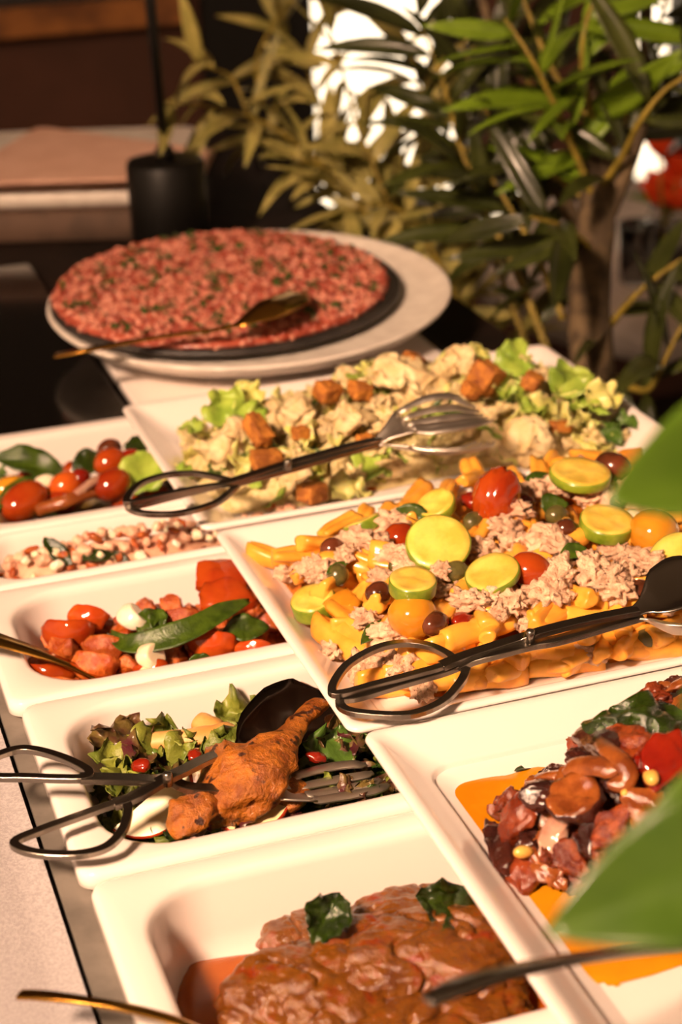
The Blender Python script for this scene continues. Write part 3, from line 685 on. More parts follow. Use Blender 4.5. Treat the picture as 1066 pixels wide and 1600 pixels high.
for px, py, L, Wd, td, yaw, m, lab, kw in (
    (650, 803, .026, .012, 25, -.35, 'basil', 'folded dark green basil strip in front of the rear zucchini slice', dict(fold=.7, curl=.5)),
    (585, 985, .024, .009, 30, .85, 'basil', 'narrow basil strip standing left of the yellow tomato', dict(fold=.5, curl=.3)),
    (840, 745, .022, .010, 20, .6, 'basil', 'basil strip between the plum tomato and the broad zucchini slice', dict(fold=.3, curl=.3)),
    (868, 788, .018, .017, 40, .2, 'basil', 'square piece of basil leaf in front of the broad zucchini slice', dict(fold=.1, curl=.3, shape=.6)),
    (897, 860, .019, .011, 35, .4, 'basil', 'small bright basil leaf with clear veins in the middle of the tuna', dict(fold=.25, curl=.4, wave=.1)),
    (967, 783, .018, .009, 20, .9, 'basil', 'dark basil sliver above the half shaded zucchini slice', dict(fold=.3, curl=.3)),
    (528, 884, .018, .006, 25, .7, 'basil', 'thin basil sliver over the caper on the left side of the pasta', dict(fold=.3, curl=.4))):
    q = tilt_to_cam(td) @ Euler((0, 0, yaw)).to_quaternion()
    basil_leaf('basil_leaf', m, L, Wd, PH.hit(px, py, .017), q, lab, None, 'basil', seed=px, **kw)
RED = chunkset('pepper_piece', 'pepper_red', 3, (.016, .012, .008), .3)
for px, py, lab in ((722, 968, 'red pepper scrap beside the brown olive at the front'), (908, 868, 'red pepper scrap under the small bright basil leaf'), (738, 783, 'red pepper scrap left of the wrinkled plum tomato'), (822, 790, 'red pepper scrap right of the wrinkled plum tomato'), (875, 882, 'red pepper scrap above the rough tuna in the middle')):
    put('pepper_piece', RED, PH.hit(px, py, .010), rrot(.4), 1, lab, 'pepper')
for px, py, lab in ((535, 945, 'flat orange pepper square beside the shiny brown olive'), (987, 818, 'pale onion square behind the big yellow tomato'), (735, 912, 'pale squash cube under the thin leaning zucchini slice')):
    m = 'tomato_yellow' if px == 535 else 'mozzarella' if px == 987 else 'zucchini_flesh'
    put('vegetable_square', mesh('vegetable_square', *blob(3, (.022, .020, .007), .12, 1.5, px, 2, box_=.8), Mt[m]), PH.hit(px, py, .011), tilt_to_cam(25, -10) @ Euler((0, 0, .6)).to_quaternion(), 1, lab, 'vegetable')

# ------------------------------------------------------------------ chicken salad tray
SH = Heap(poly([(268, 735), (300, 690, .012), (345, 662, .018), (410, 645, .02), (480, 618, .02), (560, 600, .02), (640, 588, .02), (730, 580, .02), (800, 590, .02), (860, 600, .015), (925, 625, .015), (960, 670), (975, 700), (900, 712), (760, 728), (640, 752), (520, 778), (420, 795), (345, 800), (300, 770)], .006), .0035, .034, .05, .35, 5)
tag(SH.mound('salad_dressing', Mt['dressing'], .004), 'creamy dressing under the chicken and lettuce', 'dressing', kind='stuff')
LETP = [mesh('lettuce_piece', *leaf(.032, .022, shape=.8, fold=.35, curl=.8, wave=.35, seed=k, nu=14, nv=9, th=.0012, crump=.26), Mt['lettuce_pale']) for k in range(6)]
LETG = [mesh('lettuce_piece', *leaf(.034, .024, shape=.7, fold=.3, curl=.7, wave=.3, seed=k + 9, nu=14, nv=9, th=.0010, crump=.26), Mt['lettuce_green']) for k in range(5)]
LETD = [mesh('lettuce_piece', *leaf(.030, .022, shape=.7, fold=.3, curl=.9, wave=.3, seed=k + 19, nu=14, nv=9, th=.0010, crump=.28), Mt['lettuce_dark']) for k in range(4)]
CHK = [mesh('chicken_piece', *cutblob(4, (.030, .020, .016), k + 2, 3, .5, .8, 1.2), Mt['chicken']) for k in range(7)]
DRS = chunkset('dressed_leaf', 'dressing', 5, (.024, .017, .011), .7, 2.2, 4, octv=5)
LAND['salad'] = [(P(a, b, .03), t) for a, b, t in ((310, 720, 'at the left end of the salad'), (403, 690, 'around the tall crouton'), (512, 620, 'around the rear left crouton'), (640, 605, 'around the largest chicken lump'), (758, 590, 'around the rough orange crouton'), (880, 630, 'near the yellow green lettuce'), (930, 690, 'at the right end of the salad'), (815, 700, 'around the blocky chicken piece'), (680, 690, 'around the slotted tongs spoon'), (590, 740, 'under the tong arms'), (488, 775, 'around the front crouton'), (390, 780, 'in the front left corner'))]
for x, y in SH.pts(250, .0095, .003):
    z = SH.z(x, y); r = rnd.random()
    if r < .17: v, nm, lab, ct_, g = CHK, 'chicken_piece', 'torn dressed chicken piece', 'chicken', 'chicken pieces in the salad'
    elif r < .50: v, nm, lab, ct_, g = LETP, 'lettuce_piece', 'pale yellow lettuce piece', 'lettuce', 'pale lettuce in the salad'
    elif r < .62: v, nm, lab, ct_, g = LETG, 'lettuce_piece', 'light green lettuce piece', 'lettuce', 'green lettuce in the salad'
    elif r < .67: v, nm, lab, ct_, g = LETD, 'lettuce_piece', 'dark green lettuce shred', 'lettuce', 'dark lettuce in the salad'
    else: v, nm, lab, ct_, g = DRS, 'dressed_leaf', 'cream coated leaf lump', 'lettuce', 'cream coated lumps in the salad'
    put(nm, v, (x, y, z + rnd.uniform(.0, .007)), rrot(.9), rnd.uniform(.5, 1.0), near('salad', lab, x, y), ct_, g)
for px, py, sc, lab in ((640, 602, 1.9, 'largest lump of dressed chicken at the back of the salad'), (815, 692, 1.7, 'blocky pale chicken piece right of the tongs spoon'), (362, 688, 1.3, 'chicken strip leaning on the upright green lettuce'), (470, 640, 1.2, 'rough chicken lump behind the tall crouton'), (720, 570, 1.5, 'highest chicken piece at the rear of the salad'), (545, 655, 1.2, 'reddish speckled chicken piece in the middle of the salad'), (620, 585, 1.4, 'smooth strip of chicken over the largest lump'), (600, 668, 1.0, 'chicken shred behind the tongs spoon')):
    put('chicken_piece', CHK, SH.hit(px, py, .012), rrot(.4), sc, lab, 'chicken')
for px, py, sc, v, td, yaw, lab in ((338, 665, 1.2, LETG, 50, 1.2, 'bright green lettuce piece standing at the left end of the salad'), (375, 712, .9, LETD, 40, 1.0, 'dark green lettuce rib left of the flat crouton'), (880, 622, 1.2, LETG, 45, 1.2, 'yellow green lettuce piece at the right end of the salad'), (915, 628, 1.1, LETP, 50, .3, 'pale square lettuce heart by the right wall of the tray'), (800, 660, 1.5, LETP, 40, .2, 'bright yellow lettuce heart above the blocky chicken'), (515, 770, 1.1, LETP, 20, .3, 'lettuce rib beside the front crouton'), (560, 735, 1.3, LETG, 25, .6, 'green veined lettuce piece under the tong arms'), (790, 585, 1.1, LETG, 50, 1, 'lettuce piece between the two rear croutons'), (680, 648, 1.0, LETD, 40, .5, 'dark lettuce piece just behind the tongs spoon'), (900, 690, 1.2, LETP, 20, .1, 'flat pale lettuce at the right front of the salad')):
    put('lettuce_piece', v, SH.hit(px, py, .012), tilt_to_cam(td) @ Euler((0, 0, yaw)).to_quaternion(), sc, lab, 'lettuce')
for px, py, dm, rot, lab in ((403, 672, (.016, .030, .014), (.5, .2, .3), 'tall toasted crouton standing behind the flat one'), (416, 717, (.026, .015, .013), (.1, .1, .1), 'flat golden crouton just behind the tong arms'), (512, 612, (.021, .018, .016), (.3, .2, .4), 'toasted crouton at the rear left of the largest chicken lump'), (563, 610, (.018, .017, .014), (.1, .3, .2), 'dark crouton beside the rear left crouton'), (488, 769, (.022, .018, .015), (.0, .1, .5), 'crouton with one burnt side at the front rim'), (758, 590, (.022, .024, .026), (.4, .3, .6), 'rough orange crouton right of the highest chicken'), (645, 564, (.016, .016, .014), (.2, .4, .3), 'small crouton perched behind the largest chicken lump'), (832, 596, (.018, .016, .014), (.4, .1, .8), 'dark brown crouton near the rear right corner'), (735, 610, (.015, .013, .012), (.3, .5, .2), 'small broken crouton above the tongs spoon'), (876, 666, (.020, .010, .008), (.1, .2, .1), 'thin dark crouton splinter under the yellow green lettuce'), (470, 676, (.014, .011, .010), (.1, .1, .3), 'small reddish crouton right of the tall crouton'), (570, 688, (.014, .010, .009), (.2, .1, .3), 'reddish crouton crumb beside the tong arms')):
    put('crouton', mesh('crouton', *blob(4, dm, .12, 2.2, px, 4, box_=.85), Mt['crouton']), SH.hit(px, py, .016), Euler(rot), 1, lab, 'crouton')

# ------------------------------------------------------------------ aubergine tray
OIL = Heap(poly([(676, 1216), (694, 1205), (745, 1206), (792, 1209), (832, 1190), (848, 1190), (862, 1206), (960, 1190), (1100, 1150), (1250, 1150), (1300, 1400), (1200, 1500), (1066, 1508), (1000, 1530), (962, 1542), (908, 1534), (848, 1478), (787, 1400), (721, 1295)], .0035), .0031, .0010, .008, .05, 3)
tag(OIL.mound('orange_oil', Mt['oil_orange'], -.0004, .003), 'clear orange oil spread in the aubergine tray', 'oil', kind='stuff')
CH = Heap(poly([(760, 1305), (800, 1260), (850, 1228), (890, 1190), (930, 1160), (965, 1130), (1010, 1105), (1066, 1080), (1200, 1100), (1300, 1200), (1250, 1400), (1100, 1440), (960, 1420), (880, 1395), (815, 1375)], .006), .004, .030, .045, .3, 8)
tag(CH.mound('vegetable_stew', Mt['eggplant_flesh'], .007), 'dark red stew holding the aubergine pieces together', 'stew', kind='stuff')
EGS = [mesh('aubergine_piece', *cutblob(4, (.030, .016, .010), k + 40, 4, .4, .5), Mt['eggplant_skin']) for k in range(4)]
EGF = [mesh('aubergine_piece', *cutblob(4, (.026, .018, .012), k + 50, 4, .4, .6), Mt['eggplant_flesh']) for k in range(5)]
def onion_strip(name, px_pts, wd, off, m, label):
    pp = smooth_path([CH.hit(a, b, c) for a, b, c in px_pts], 6); n = len(pp)
    V, Fc = dished(pp, np.interp(np.linspace(0, 1, n), [0, .15, .85, 1], [wd * .5, wd, wd, wd * .4]), [-wd * .22] * n, .0016, Vector((-.2, -.5, .8)))
    c = pp[0]; o = obj(name, local((V, Fc), c), Mt[m]); o.location = c
    return tag(o, label, 'onion')
LAND['stew'] = [(P(a, b, .02), t) for a, b, t in ((780, 1320, 'at the left tip of the stew'), (850, 1250, 'left of the sauced zucchini slice'), (897, 1260, 'around the sauced zucchini slice'), (940, 1180, 'under the hooked onion'), (1010, 1120, 'beneath the large basil leaf'), (1045, 1200, 'around the bright red pepper'), (860, 1350, 'at the front of the stew'), (960, 1350, 'behind the lower broad leaf'), (1060, 1300, 'at the right of the stew'))]
for x, y in CH.pts(150, .0085, .004):
    z = CH.z(x, y); r = rnd.random()
    if r < .35: put('aubergine_piece', EGS, (x, y, z + rnd.uniform(0, .004)), rrot(.6), rnd.uniform(.5, .95), near('stew', 'dark skinned aubergine piece', x, y), 'aubergine', 'dark aubergine pieces in the stew')
    elif r < .75: put('aubergine_piece', EGF, (x, y, z + rnd.uniform(0, .004)), rrot(.7), rnd.uniform(.45, .95), near('stew', 'reddish brown aubergine piece', x, y), 'aubergine', 'soft aubergine pieces in the stew')
    else: put('onion_piece', chunkset('onion_piece', 'onion_cooked', 1, (.022, .014, .006), .3) if not bpy.data.meshes.get('onion_piece') else bpy.data.meshes['onion_piece'], (x, y, z + .003), rrot(.6), rnd.uniform(.5, 1), near('stew', 'small cooked onion piece', x, y), 'onion', 'onion pieces in the stew')
def strip_at(name, a, b, wd, th, m, label, cat, off=(.008, .008), up=(-.3, -.5, .8), amp=.16):
    p, q = CH.hit(a[0], a[1], off[0]), CH.hit(b[0], b[1], off[1]); L = (q - p).length
    V, Fc = blob(4, (L * 1.1, wd, th), amp, 1.6, a[0], 4, box_=.35); ax = Vector((a[0], b[1], 1)); V = [Vector((v.x, v.y + .18 * wd * math.sin(v.x / L * 2.6 + a[0]), v.z)) + noise.noise_vector(v * 130 + ax) * .0022 + noise.noise_vector(v * 330 + ax) * .0009 for v in V]; me = mesh(name, V, Fc, Mt[m])
    return tag(link(name, me, None, TRS((p + q) / 2, axes(q - p, Vector(up)))), label, cat)
strip_at('aubergine_sliver', (757, 1288), (800, 1362), .012, .004, 'eggplant_skin', 'pointed dark aubergine skin at the left tip of the stew', 'aubergine')
strip_at('aubergine_piece', (785, 1285), (835, 1262), .020, .012, 'eggplant_flesh', 'curled red brown aubergine above the pointed skin', 'aubergine', (.010, .014))
strip_at('aubergine_piece', (838, 1270), (866, 1224), .018, .012, 'eggplant_skin', 'dark folded aubergine left of the zucchini slice', 'aubergine', (.012, .014))
strip_at('aubergine_piece', (912, 1148), (948, 1182), .016, .012, 'eggplant_skin', 'dark aubergine end at the rear of the stew beside white tray', 'aubergine', (.014, .016))
strip_at('aubergine_piece', (795, 1355), (845, 1372), .020, .008, 'eggplant_flesh', 'wet brown aubergine slab at the front left of the stew', 'aubergine', (.006, .006))
strip_at('aubergine_sliver', (826, 1312), (876, 1370), .013, .004, 'onion_cooked', 'greyish brown sliver right of the front pine nut', 'aubergine', (.008, .006))
strip_at('onion_chunk', (858, 1285), (876, 1330), .016, .004, 'onion_raw', 'pale onion square under the zucchini slice', 'onion', (.009, .008))
strip_at('carrot_strip', (886, 1310), (895, 1370), .014, .006, 'stew_red', 'orange vegetable strip right of the pale onion square', 'vegetable', (.010, .006))
strip_at('carrot_strip', (830, 1352), (885, 1392), .008, .005, 'onion_cooked', 'thin orange strip at the front edge of the stew', 'vegetable', (.006, .004))
strip_at('tomato_piece', (955, 1140), (1015, 1185), .022, .010, 'stew_red', 'wet red orange tomato chunk in front of the basil leaf', 'tomato', (.018, .018))
strip_at('onion_chunk', (978, 1270), (1045, 1250), .026, .009, 'onion_cooked', 'broad translucent onion in the middle of the stew', 'onion', (.014, .014))
strip_at('tomato_piece', (930, 1290), (985, 1300), .022, .012, 'stew_red', 'crushed tomato piece right of the zucchini slice', 'tomato', (.010, .012))
strip_at('pepper_piece', (1000, 1210), (1085, 1185), .026, .018, 'pepper_red', 'bright red pepper piece right of the basil leaf tip', 'pepper', (.018, .018), amp=.1)
strip_at('aubergine_piece', (915, 1285), (950, 1320), .018, .007, 'eggplant_skin', 'black aubergine skin below the zucchini slice', 'aubergine', (.006, .006))
strip_at('pepper_piece', (1030, 1465), (1080, 1470), .012, .006, 'tomato_flesh', 'small red scrap in the oil near the dark spoon handle', 'pepper', (.004, .004))
me, kids = slice_mesh(.027, .006, 5); o = put('zucchini_slice', (mesh('zucchini_slice', *([v.co.copy() for v in me.vertices], [tuple(p.vertices) for p in me.polygons]), Mt['onion_cooked']), [('rind', mesh('rind', [v.co.copy() for v in kids[0][1].vertices], [tuple(p.vertices) for p in kids[0][1].polygons], Mt['eggplant_skin']))]), CH.hit(897, 1248, .011), tilt_to_cam(16, -14), 1, 'sauced zucchini slice with a dark rind in the stew', 'zucchini')
for mm in [o.data] + [c.data for c in o.children]:
    for v in mm.vertices: v.co += noise.noise_vector(v.co * 120) * .0022 + noise.noise_vector(v.co * 330) * .0008
onion_strip('onion_strip', [(884, 1207, .014), (905, 1198, .017), (935, 1196, .018), (968, 1206, .018)], .0105, 0, 'onion_cooked', 'broad translucent onion strip lying level above the zucchini slice')
onion_strip('onion_strip', [(935, 1152, .018), (950, 1170, .020), (970, 1188, .021), (982, 1206, .020), (974, 1222, .018), (950, 1226, .016)], .0095, 0, 'onion_cooked', 'hooked translucent onion strip at the rear of the stew')
for px, py, off, sc, yaw, lab in ((818, 1331, .014, 1, .1, 'pale pine nut lying on the left tip of the stew'), (1018, 1214, .022, 1.2, 1.2, 'yellow pine nut on the bright red pepper'), (980, 1238, .016, .7, .3, 'small pine nut in front of the hooked onion')):
    put('pine_nut', mesh('pine_nut', *blob(3, (.0105, .0062, .006), .08, 1, 3, 1), Mt['pine_nut']), CH.hit(px, py, off), Euler((0, .2, yaw)), sc, lab, 'nut')
basil_leaf('basil_leaf', 'basil_wet', .062, .034, CH.hit(1018, 1122, .024), tilt_to_cam(28, -6) @ Euler((0, 0, .05)).to_quaternion(), 'large wrinkled wet basil leaf on top of the aubergine stew', None, 'basil', fold=-.3, curl=.7, wave=.3, seed=4, crump=.17, nu=40, nv=26)
basil_leaf('herb_sprig', 'basil_wet', .014, .004, P(820, 1197, .006), Euler((0, 0, .3)), 'tiny herb leaf floating on the orange oil', None, 'herb', fold=.2, curl=.5, seed=2)

# ------------------------------------------------------------------ braised meat
MS = Heap(poly([(285, 1700), (262, 1600), (258, 1540), (272, 1492), (300, 1478), (420, 1462), (520, 1440), (640, 1420), (760, 1410), (900, 1420), (980, 1480), (960, 1560), (800, 1620), (500, 1720)], -.038), -.0515, .012, .012, .02, 4)
tag(MS.mound('meat_gravy', Mt['beef_sauce'], 0, .004), 'glossy brown red gravy in the meat pan', 'gravy', kind='stuff')
def slab(px, py, z, dims, yaw, tilt, seed, label, amp=.17):
    V, Fc = blob(6, dims, amp, 1.2, seed, 4, box_=.35, ridge=.2); o_ = Vector((seed * 1.3, 2, seed))
    def fine(v):
        a = .30 - abs(noise.noise(v * 42 + o_)); c = .25 - abs(noise.noise(v * 110 + o_))
        return v * (1 + .0) + v.normalized() * (-.0035 * max(0, a - .22) / .08 + .0009 * c + .0007 * noise.noise(v * 260))
    me = mesh('meat_slice', [fine(v) for v in V], Fc, Mt['beef']); o = link('meat_slice', me, None, TRS(P(px, py, z), Euler((tilt[0], tilt[1], yaw))))
    return tag(o, label, 'meat')
slab(478, 1585, -.030, (.078, .080, .040), .3, (.12, -.05), 1, 'large glazed meat slice at the front left of the pan')
slab(600, 1520, -.028, (.092, .062, .044), -.1, (.1, .0), 2, 'broad glazed meat slice with red sauce in the middle of the pan')
slab(632, 1448, -.030, (.062, .036, .036), .1, (0, .08), 3, 'small meat slice at the rear next to the white pan wall')
slab(730, 1490, -.028, (.080, .066, .038), .4, (.05, .12), 6, 'meat slice running under the aubergine tray edge')
slab(655, 1612, -.034, (.12, .050, .028), .2, (.1, .05), 7, 'low meat slice along the front wall of the pan')
slab(492, 1482, -.032, (.058, .042, .032), .2, (.1, .1), 9, 'meat piece under the left basil leaf')
slab(520, 1680, -.034, (.10, .05, .030), .2, (.1, .05), 11, 'meat slice cut off by the lower picture edge', .15)
basil_leaf('basil_leaf', 'basil_wet', .028, .020, hitpx(512, 1450, .008), tilt_to_cam(55, -12) @ Euler((0, 0, 1.1)).to_quaternion(), 'crumpled wet basil leaf on the left of the meat', None, 'basil', fold=.5, curl=.9, wave=.35, seed=1, crump=.16, nu=30, nv=20)
basil_leaf('basil_leaf', 'basil_wet', .036, .024, hitpx(706, 1430, .006), tilt_to_cam(45, -5) @ Euler((0, 0, -.2)).to_quaternion(), 'crumpled wet basil leaf on the meat beside the tray edge', None, 'basil', fold=.4, curl=.8, wave=.35, seed=6, crump=.16, nu=30, nv=20)

# ------------------------------------------------------------------ duck salad
DH = Heap([(.119, .735), (.114, .76), (.125, .84), (.15, .862), (.25, .862), (.40, .862), (.40, .73), (.25, .727), (.15, .727)], -.0495, .030, .035, .3, 6)
tag(DH.mound('salad_bed', Mt['lettuce_dark'], .006), 'bed of dark dressed leaves under the duck', 'salad', kind='stuff')
LETM = [mesh('lettuce_piece', *leaf(.034, .026, shape=.7, fold=.3, curl=.8, wave=.5, seed=k + 9, nu=18, nv=12, th=.0008, crump=.34), Mt['lettuce_mid']) for k in range(5)]
LR = [mesh('red_leaf', *leaf(.034, .026, shape=.7, fold=.2, curl=1.0, wave=.5, seed=k + 31, nu=18, nv=12, th=.0007, crump=.34), Mt['lettuce_red']) for k in range(5)]
LAND['duck'] = [(P(a, b, -.02), t) for a, b, t in ((180, 1190, 'at the left wall of the duck pan'), (240, 1170, 'around the pale root stick'), (200, 1270, 'inside the lower tong loop'), (300, 1280, 'near the radicchio piece'), (350, 1180, 'behind the duck leg'), (450, 1110, 'under the dark tongs spoon'), (500, 1180, 'right of the duck leg'), (530, 1230, 'under the tongs fork'), (600, 1150, 'by the tray corner over the duck pan'))]
for x, y in DH.pts(190, .009, .004):
    z = DH.z(x, y); r = rnd.random()
    if r < .45: a = (LR, 'red_leaf', 'frilly dark red leaf', 'lettuce', 'red leaves in the duck pan')
    elif r < .75: a = (LETD, 'lettuce_piece', 'dark green salad leaf', 'lettuce', 'dark green leaves in the duck pan')
    else: a = (LETM, 'lettuce_piece', 'light green salad leaf', 'lettuce', 'light green leaves in the duck pan')
    put(a[1], a[0], (x, y, z + rnd.uniform(0, .006)), rrot(.9), rnd.uniform(.5, .9), near('duck', a[2], x, y), a[3], a[4])
def limb(name, px_pts, rad, m, label, cat, flat=.7, amp=.22, seed=0):
    c = smooth_path(pts(px_pts), 9); n = len(c); rr = np.interp(np.linspace(0, 1, n), np.linspace(0, 1, len(rad)), rad); loops = []
    for i, p in enumerate(c):
        t = (c[min(i + 1, n - 1)] - c[max(i - 1, 0)]).normalized(); s = t.cross(Vector((0, 0, 1))).normalized(); u = s.cross(t); lp = []
        for j in range(44):
            a = 2 * PI * j / 44; d = s * math.cos(a) + u * (flat * math.sin(a)); q = p + d * rr[i]
            k = 1 + amp * (noise.noise(q * 55 + Vector((seed, 0, 0))) + .6 * noise.noise(q * 130) + .8 * (.2 - abs(noise.noise(Vector((q.x * 90, q.y * 90, q.z * 90 + seed))))) + .3 * noise.noise(q * 300))
            lp.append(p + d * rr[i] * k)
        loops.append(lp)
    o = obj(name, local(loft(loops), c[0]), Mt[m]); o.location = c[0]
    return tag(o, label, cat)
limb('roast_duck', [(500, 1098, .004), (470, 1125, .006), (440, 1160, .006), (405, 1195, .002), (365, 1225, -.006), (325, 1245, -.012), (300, 1250, -.016)], [.006, .0055, .0075, .017, .026, .027, .019, .008], 'duck', 'roasted duck leg with its thin bone end pointing to the rear', 'duck', .62, .25, 2)
limb('roast_duck', [(352, 1225, -.010), (318, 1252, -.006), (292, 1278, -.006), (268, 1300, -.012)], [.008, .013, .013, .006], 'duck', 'shredded duck strip falling to the front wall of the pan', 'duck', .6, .35, 5)
limb('roast_duck', [(425, 1250, -.016), (450, 1240, -.014), (440, 1225, -.01)], [.008, .014, .006], 'duck', 'rounded duck skin above the fork of the tongs', 'duck', .7, .2, 7)
limb('roast_duck', [(398, 1118, -.012), (430, 1098, -.006), (470, 1088, -.004), (500, 1085, -.006)], [.007, .013, .012, .006], 'duck', 'crisp duck skin behind the dark spoon of the tongs', 'duck', .5, .3, 9)
limb('roast_duck', [(515, 1120, -.006), (530, 1145, -.010), (532, 1168, -.016)], [.004, .009, .005], 'duck', 'narrow duck strip hanging beside the tray rim', 'duck', .6, .3, 11)
limb('parsnip_stick', [(152, 1166, -.016), (210, 1160, -.012), (290, 1156, -.010), (350, 1156, -.012), (372, 1168, -.014)], [.0045, .0055, .006, .010, .006], 'parsnip', 'pale roasted root stick along the rear of the duck pan', 'vegetable', .9, .12, 3)
limb('parsnip_stick', [(310, 1130, -.012), (335, 1140, -.012), (360, 1160, -.014)], [.006, .007, .004], 'parsnip', 'short pale root end behind the duck leg', 'vegetable', .9, .15, 4)
for px, py, z, sc, v, td, yaw, lab in ((220, 1172, -.012, .95, LETM, 50, .6, 'bright frilly lettuce leaf over the root stick'), (262, 1180, -.012, .9, LETM, 40, .2, 'light green lettuce between root stick and tong arm'), (338, 1183, -.010, .7, LETM, 50, .9, 'light green curl of lettuce by the duck leg'), (190, 1190, -.014, 1.0, LR, 35, .4, 'frilly red leaf at the left end of the duck pan'), (165, 1200, -.016, 1.2, LR, 50, 1.1, 'dark purple leaf by the left wall of the duck pan'), (185, 1245, -.020, .8, LETM, 40, 1.3, 'yellow green leaf inside the tong handle loop'), (210, 1280, -.022, .9, LETM, 40, .6, 'lettuce leaf at the front wall left of the apple'), (515, 1160, -.008, 1.3, LR, 40, .4, 'dark red frilly leaf right of the duck bone'), (480, 1185, -.010, 1.2, LETD, 40, .4, 'dark green leaf right of the duck thigh'), (560, 1165, -.012, 1.2, LETD, 50, .8, 'green leaf beside the tray corner'), (340, 1120, -.014, .9, LETM, 30, .3, 'pale leaf at the back of the duck pan')):
    put('lettuce_piece' if v is not LR else 'red_leaf', v, P(px, py, z), tilt_to_cam(td) @ Euler((0, 0, yaw)).to_quaternion(), sc, lab, 'lettuce')
# apple wedge, radicchio, dried berries
def wedge(R, th, a, m1, m2, name, kid):
    n = 16; A = [(R * math.cos(-a + 2 * a * j / n) - R * .35, R * math.sin(-a + 2 * a * j / n)) for j in range(n + 1)]
    base = A + [(A[-1][0] * .1 - R * .1, 0)]
    fl = loft([[(x * .97, y * .97, z) for x, y in base] for z in (-th / 2, th / 2)])
    sk = loft([[(x * s, y * s, z) for x, y in A] + [(x * s2, y * s2, z) for x, y in A[::-1]] for s, s2, z in ((1.0, .96, -th / 2), (1.03, .96, 0), (1.0, .96, th / 2))])
    return mesh(name, *fl, Mt[m1], False), [(kid, mesh(kid, *sk, Mt[m2]))]
put('apple_slice', wedge(.026, .005, 1.3, 'apple_flesh', 'apple_skin', 'apple_slice', 'peel'), P(240, 1252, -.008), tilt_to_cam(48, -8) @ Euler((0, 0, -.9)).to_quaternion(), 1, 'white apple slice with a red peel edge in the duck pan', 'apple')
put('apple_slice', wedge(.022, .004, 1.2, 'apple_flesh', 'apple_skin', 'apple_slice', 'peel'), P(390, 1268, -.016), tilt_to_cam(20, 0) @ Euler((0, 0, -1.4)).to_quaternion(), 1, 'red peel edge of an apple slice below the tong fork', 'apple')
basil_leaf('radicchio_leaf', 'radicchio', .026, .022, P(302, 1284, -.008), tilt_to_cam(50, 8) @ Euler((0, 0, .6)).to_quaternion(), 'purple radicchio piece with white ribs at the front wall', None, 'lettuce', fold=.3, curl=.9, wave=.3, seed=3, crump=.2)
for px, py, lab in ((495, 1183, 'bright pink radish bit right of the duck thigh'), (220, 1196, 'dark red dried berry on the frilly lettuce'), (305, 1180, 'dark red dried berry behind the tong arm')):
    put('berry', RED, P(px, py, -.004), rrot(.5), .7, lab, 'berry')

# ------------------------------------------------------------------ tomato salad
TH = Heap([(.1095, .91), (.109, .99), (.125, 1.012), (.20, 1.018), (.40, 1.018), (.40, .905), (.13, .904)], -.0495, .034, .03, .3, 9)
tag(TH.mound('tomato_juice', Mt['tomato_flesh'], .006), 'chopped wet tomato filling the bottom of the pan', 'tomato', kind='stuff')
TCH = [mesh('tomato_chunk', *cutblob(4, (.026, .021, .018), k + 60, 5, .4, .28), Mt['tomato_flesh']) for k in range(7)]
LAND['tom'] = [(P(a, b, -.01), t) for a, b, t in ((108, 990, 'under the big red wedge'), (80, 1060, 'under the gold spoon'), (165, 1020, 'left of the long green leaf'), (220, 970, 'around the rear mozzarella'), (235, 1045, 'around the front mozzarella'), (290, 970, 'behind the long green leaf'), (330, 1020, 'around the shiny round wedge'), (345, 915, 'by the angular rear slices'), (400, 1000, 'along the tray edge'))]
for x, y in TH.pts(130, .0115, .004):
    put('tomato_chunk', TCH, (x, y, TH.z(x, y) + rnd.uniform(-.001, .005)), rrot(.8), rnd.uniform(.6, 1.05), near('tom', 'chopped red tomato chunk', x, y), 'tomato', 'chopped tomato chunks')
def twedge(R, m='tomato_red'):
    k = int(R * 1e4) + len(m); r = random.Random(k)
    V, Fc = blob(4, (R * 2, R * 1.6, R * 1.5), .06, 1, k, 2)
    V, Fc = cut((V, Fc), [(Vector((r.uniform(-.3, .3), .35, -.9)).normalized(), R * .12), (Vector((r.uniform(-.3, .3), .9, .3)).normalized(), R * .22)])
    me = mesh('tomato_wedge', [v + noise.noise_vector(v * 160) * .0012 for v in V], Fc, Mt[m]); me.materials.append(Mt['tomato_flesh'])
    me.polygons.foreach_set('material_index', [1 if all(Vector((0, .35, -.9)).normalized().dot(V[i]) > R * .02 or V[i].y > R * .15 for i in f) else 0 for f in Fc]); return me
